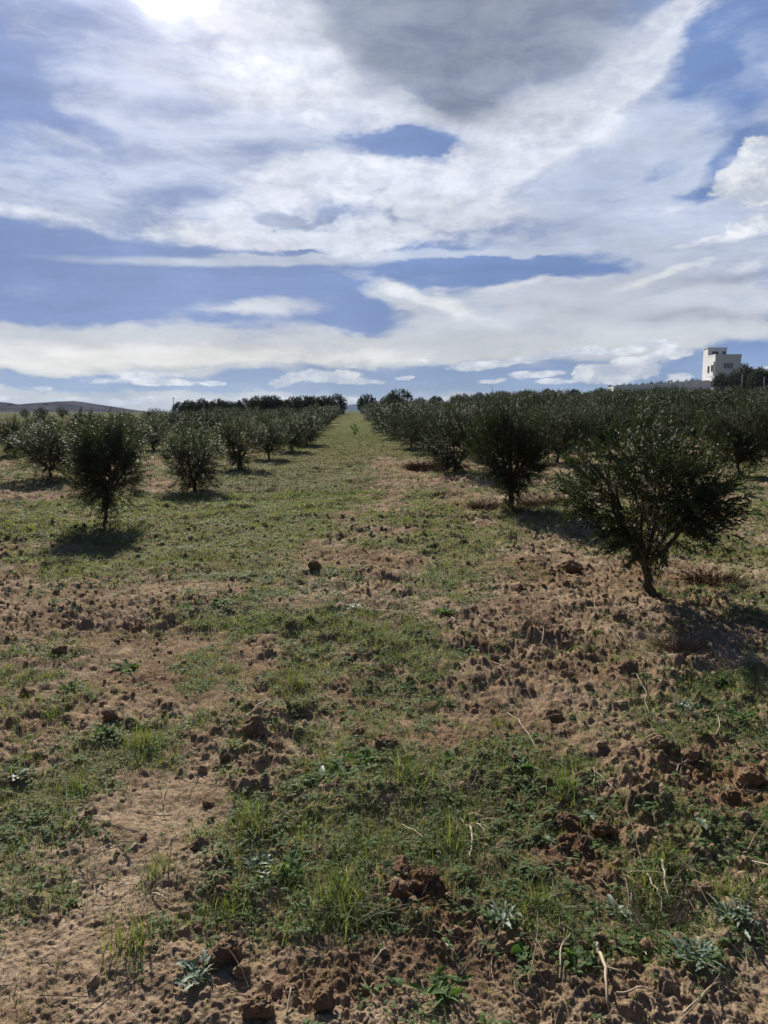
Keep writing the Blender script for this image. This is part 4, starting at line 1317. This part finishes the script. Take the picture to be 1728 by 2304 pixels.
brush(1000, 1760, .10, .22, 60, 'wiry pale dry tuft right of the grass tuft', 15, M_STRAW, .0015)

# ---------------------------------------------------------------- house, wall, poles
def local(name, parent, boxes, mat):
    mb = MB()
    for b in boxes:
        mb.box(*b)
    return obj(name, mb.mesh(name, mat), parent)


hd = 185.0
hx = (1615.4 - 864) / F_PX * hd - 2.4
hz = float(base_height(hx, hd)) - .3
house = bpy.data.objects.new('white_house', None)
link(house)
house.location = (hx, hd, hz)
house.rotation_euler = (0, 0, math.radians(-2.5))
house['label'] = 'white flat roofed house with an upper storey above the grove'
house['category'] = 'house'
# local axes: x to the right along the front face, y backwards
WP, Q1, Q2 = 6.5, 4.9, 7.9
top_main = CAM_H + (925 - 804) / F_PX * hd - hz
top_up = CAM_H + (925 - 787) / F_PX * (hd + 4) - hz
mb = MB()
mb.box(0, WP, 0, Q2, -1.5, top_main)
obj('lower_storeys', mb.mesh('lower_storeys', M_PLASTER), house)
local('upper_storey', house, [(.003, WP * .74, Q1, Q2 - .003, top_main - .2, top_up)], M_PLASTER)
local('parapet', house, [(-.05, WP + .05, -.05, .17, top_main, top_main + .35), (-.05, .17, .17, Q1 - .003, top_main, top_main + .35), (WP - .17, WP + .05, .17, Q2, top_main, top_main + .35)], M_PLASTER)
local('roof', house, [(-.18, WP * .74 + .15, Q1 - .18, Q2 + .1, top_up, top_up + .16)], M_PLASTER)
local('floor_band', house, [(-.06, WP + .06, -.06, -.001, 3.75, 3.95), (-.06, -.001, 0, Q1, 3.75, 3.95)], M_PLASTER)


def window(x0, x1, z0, z1, face, at=0, shutter=False):
    """Window on the front face (y) or on the left face (x)."""
    d = .07
    def bx(a0, a1, c0, c1, e0, e1):
        return (a0, a1, at - e1, at - e0, c0, c1) if face == 'y' else (at - e1, at - e0, a0, a1, c0, c1)
    fr = local('window', house, [bx(x0 - d, x1 + d, z1, z1 + d, .0, .10), bx(x0 - d, x1 + d, z0 - d, z0, .0, .14), bx(x0 - d, x0, z0, z1, 0, .10), bx(x1, x1 + d, z0, z1, 0, .10), bx((x0 + x1) / 2 - .03, (x0 + x1) / 2 + .03, z0, z1, .02, .07)], M_FRAME)
    local('pane', fr, [bx(x0, x1, z0, z1, .001, .015)], M_SHUT if shutter else M_GLASS)


zs = 925
def zat(py, dist=hd):
    return CAM_H + (925 - (740 + py / 7.276)) / F_PX * dist - hz
window(2.3, 4.4, zat(660), zat(590), 'y', 0, True)
window(2.9, 3.9, zat(838), zat(805), 'y', 0)
window(1.05, 2.6, zat(480, hd + 5), zat(405, hd + 5), 'y', Q1)
window(3.7, 4.5, zat(462, hd + 5), zat(405, hd + 5), 'y', Q1)
window(1.4, 2.1, zat(700), zat(610), 'x')
window(3.6, 4.3, zat(715), zat(620), 'x')
window(.45, .65, zat(780), zat(560), 'x')

# boundary wall in three runs
WALLPTS = [(1361, 873, 232, 884), (1374, 871, 214, 884), (1500, 862.5, 199, 880), (1600, 856, 186, 876), (1632, 857, 184, 876), (1800, 852, 178, 868)]
wl = bpy.data.objects.new('boundary_wall', None)
link(wl)
wl['label'] = 'long pale rendered boundary wall with pillars in front of the white house'
wl['category'] = 'wall'
pts = []
for px, top, d, bot in WALLPTS:
    pts.append(((px - 864) / F_PX * d, d, CAM_H + (925 - top) / F_PX * d, CAM_H + (925 - bot) / F_PX * d))
wl.location = (pts[3][0], pts[3][1], 0)
ox, oy = pts[3][0], pts[3][1]
mb = MB(); pillars = MB()
pl = []
for a, b in zip(pts[:-1], pts[1:]):
    L = math.hypot(b[0] - a[0], b[1] - a[1])
    nx, ny = -(b[1] - a[1]) / L * .12, (b[0] - a[0]) / L * .12
    c8 = []
    for p, s in ((a, 1), (b, 1), (b, -1), (a, -1)):
        c8.append((p[0] - ox + nx * s, p[1] - oy + ny * s, float(base_height(p[0], p[1])) - 2.0))
    for p, s in ((a, 1), (b, 1), (b, -1), (a, -1)):
        c8.append((p[0] - ox + nx * s, p[1] - oy + ny * s, p[2]))
    mb.add(c8, [(0, 3, 2, 1), (4, 5, 6, 7), (0, 1, 5, 4), (1, 2, 6, 5), (2, 3, 7, 6), (3, 0, 4, 7)])
    n = max(1, int(L / 14))
    for k in range(n):
        t = k / n
        pl.append(tuple(a[i] * (1 - t) + b[i] * t for i in range(3)))
obj('panel', mb.mesh('panel', M_WALL), wl)
for p in pl:
    q = MB(); q.box(p[0] - ox - .25, p[0] - ox + .25, p[1] - oy - .25, p[1] - oy + .25, float(base_height(p[0], p[1])) - 2, p[2] + .22)
    obj('pillar', q.mesh('pillar', M_WALL), wl)

# shrubs behind the wall
for i in range(34):
    t = i / 33
    px = 1365 + t * 250 + rt.uniform(-3, 3)
    k = max(j for j in range(5) if WALLPTS[j][0] <= px)
    f = (px - WALLPTS[k][0]) / (WALLPTS[k + 1][0] - WALLPTS[k][0])
    d = WALLPTS[k][2] * (1 - f) + WALLPTS[k + 1][2] * f + 4
    x = (px - 864) / F_PX * d
    topz = CAM_H + (925 - (WALLPTS[k][1] * (1 - f) + WALLPTS[k + 1][1] * f)) / F_PX * d + rt.uniform(.35, 1.1)
    g0 = float(base_height(x, d))
    s = max((topz - g0) / 1.9, .5)
    tree('shrub', FARM[i % 4], (x, d, g0 - .05), i * 1.1, (s * .55, s * .55, s), '%s small shrub tip from the left above the boundary wall' % (ORD + ['thirty first', 'thirty second', 'thirty third', 'thirty fourth'])[i + 1], 'shrubs behind the boundary wall', 'shrub')
for i, (px, py, d, s, lab) in enumerate([(1655, 845, 190, 2.2, 'dark tree with a flat crown beside the right side of the house'), (1690, 850, 196, 1.8, 'dark tree at the right edge behind the wall'), (1660, 866, 160, 1.9, 'dark tree in front of the wall below the house'), (1615, 868, 158, 1.5, 'bushy tree in front of the house wall'), (1700, 864, 152, 1.8, 'bushy tree in front of the wall near the right edge')]):
    x = (px - 864) / F_PX * d
    tree('garden_tree', BIG[i % 3], (x, d, float(base_height(x, d)) - .1), i, (s * .75, s * .75, s * .82), lab, 'trees by the house', 'tree')
# dirt bank
for i, (px, d, hgt, lab) in enumerate([(1657, 140, 3.8, 'pale leaning pole in front of the house wall'), (1706, 140, 3.2, 'thin pole near the right edge in front of the wall'), (1616, 160, 2.6, 'short thin post left of the pale pole')]):
    x = (px - 864) / F_PX * d
    mb = MB()
    mb.tube([(0, 0, -.5), (.03, 0, hgt * .5), (.0, 0, hgt)], [.075, .07, .06], 8)
    if i == 0:
        mb.tube([(0, 0, hgt * .55), (-.35, 0, hgt * .42)], [.05, .03], 5)
        mb.tube([(0, 0, hgt * .75), (-.25, 0, hgt * .68)], [.04, .03], 5)
    obj('wooden_pole', mb.mesh('wooden_pole', M_POLE, True), label=lab, cat='pole', loc=(x, d, float(base_height(x, d))))
for i, (px, d, hgt, lab) in enumerate([(380, 190, 4.8, 'faint thin pole left of the dark tree line'), (415, 260, 5.0, 'more distant thin pole above the dark tree line'), (8, 600, 16, 'far thin mast at the left edge on the hill')]):
    x = (px - 829) / 1534 * d
    mb = MB()
    mb.tube([(0, 0, -1), (0, 0, hgt * .5), (.0, 0, hgt)], [.11, .09, .07], 8)
    mb.box(-.6, .6, -.05, .05, hgt - .6, hgt - .5)
    obj('utility_pole', mb.mesh('utility_pole', M_POLE, True), label=lab, cat='pole', loc=(x, d, float(base_height(x, d))))

# ---------------------------------------------------------------- hills
def ridge(name, prof, dist, depth, mat, seed, rough=1.0):
    """A hill with a skyline given by photo points (px, py) at a distance, falling away on both sides."""
    xs = np.linspace(prof[0][0], prof[-1][0], 220)
    ys = np.interp(xs, [p[0] for p in prof], [p[1] for p in prof])
    wx = (xs - 829) / 1534 * dist
    top = CAM_H + (888.5 - ys) / 1534 * dist
    T = np.linspace(-1, 1, 41)
    XX, TT = np.meshgrid(wx, T)
    HH = np.meshgrid(top, T)[0]
    shape_ = np.exp(-(TT * 1.9) ** 2)
    YY = dist + TT * depth
    ZZ = -3 + (HH + 3) * shape_ + (fbm(XX, YY, .012, 4, seed) - .5) * (HH + 3) * .28 * (1 - np.abs(TT)) * rough
    co = np.stack([XX.ravel(), YY.ravel(), ZZ.ravel()], 1)
    n, m_ = len(T), len(xs)
    i = (np.arange(n - 1)[:, None] * m_ + np.arange(m_ - 1)[None, :]).ravel()
    q = np.stack([i, i + 1, i + m_ + 1, i + m_], 1)
    mb = MB(); mb.add(co, q)
    obj(name, mb.mesh(name, mat, True), kind='structure')


ridge('hills', [(-900, 878), (-300, 868), (-60, 864), (0, 870), (30, 877), (80, 881), (105, 873), (135, 868), (155, 866), (185, 871), (225, 879), (262, 887), (290, 894), (420, 897)], 1300, 420, M_HILL, 3)
ridge('mountains', [(400, 893), (620, 888), (700, 884), (745, 876), (775, 873), (800, 876), (825, 872), (850, 877), (900, 883), (1300, 880), (2200, 884)], 5200, 900, M_RANGE, 8, .6)
for i, (px, d) in enumerate([(32, 1180), (105, 1170)]):
    x = (px - 829) / 1534 * d
    tree('distant_tree', BIG[i], (x, d, CAM_H + (888.5 - 883) / 1534 * d - 2), i, 3.0, ('lone tree on the left hill crest near the frame edge', 'lone tree left of the hill summit')[i], 'trees on the far hill', 'tree')

# ---------------------------------------------------------------- haze
mh = bpy.data.materials.new('haze_air')
mh.use_nodes = True
th = NT(mh.node_tree)
pv = th.n('ShaderNodeVolumePrincipled')
pv.inputs['Color'].default_value = (.55, .70, 1.0, 1)
pv.inputs['Density'].default_value = .00009
pv.inputs['Anisotropy'].default_value = .0
th.t.links.new(pv.outputs[0], th.n('ShaderNodeOutputMaterial').inputs['Volume'])
USE_HAZE = True
if USE_HAZE:
    mb = MB(); mb.box(-6900, 6900, -6900, 6900, -12, 80)
    obj('haze', mb.mesh('haze', mh), kind='stuff', label='thin bluish air over the distant hills', cat='haze')
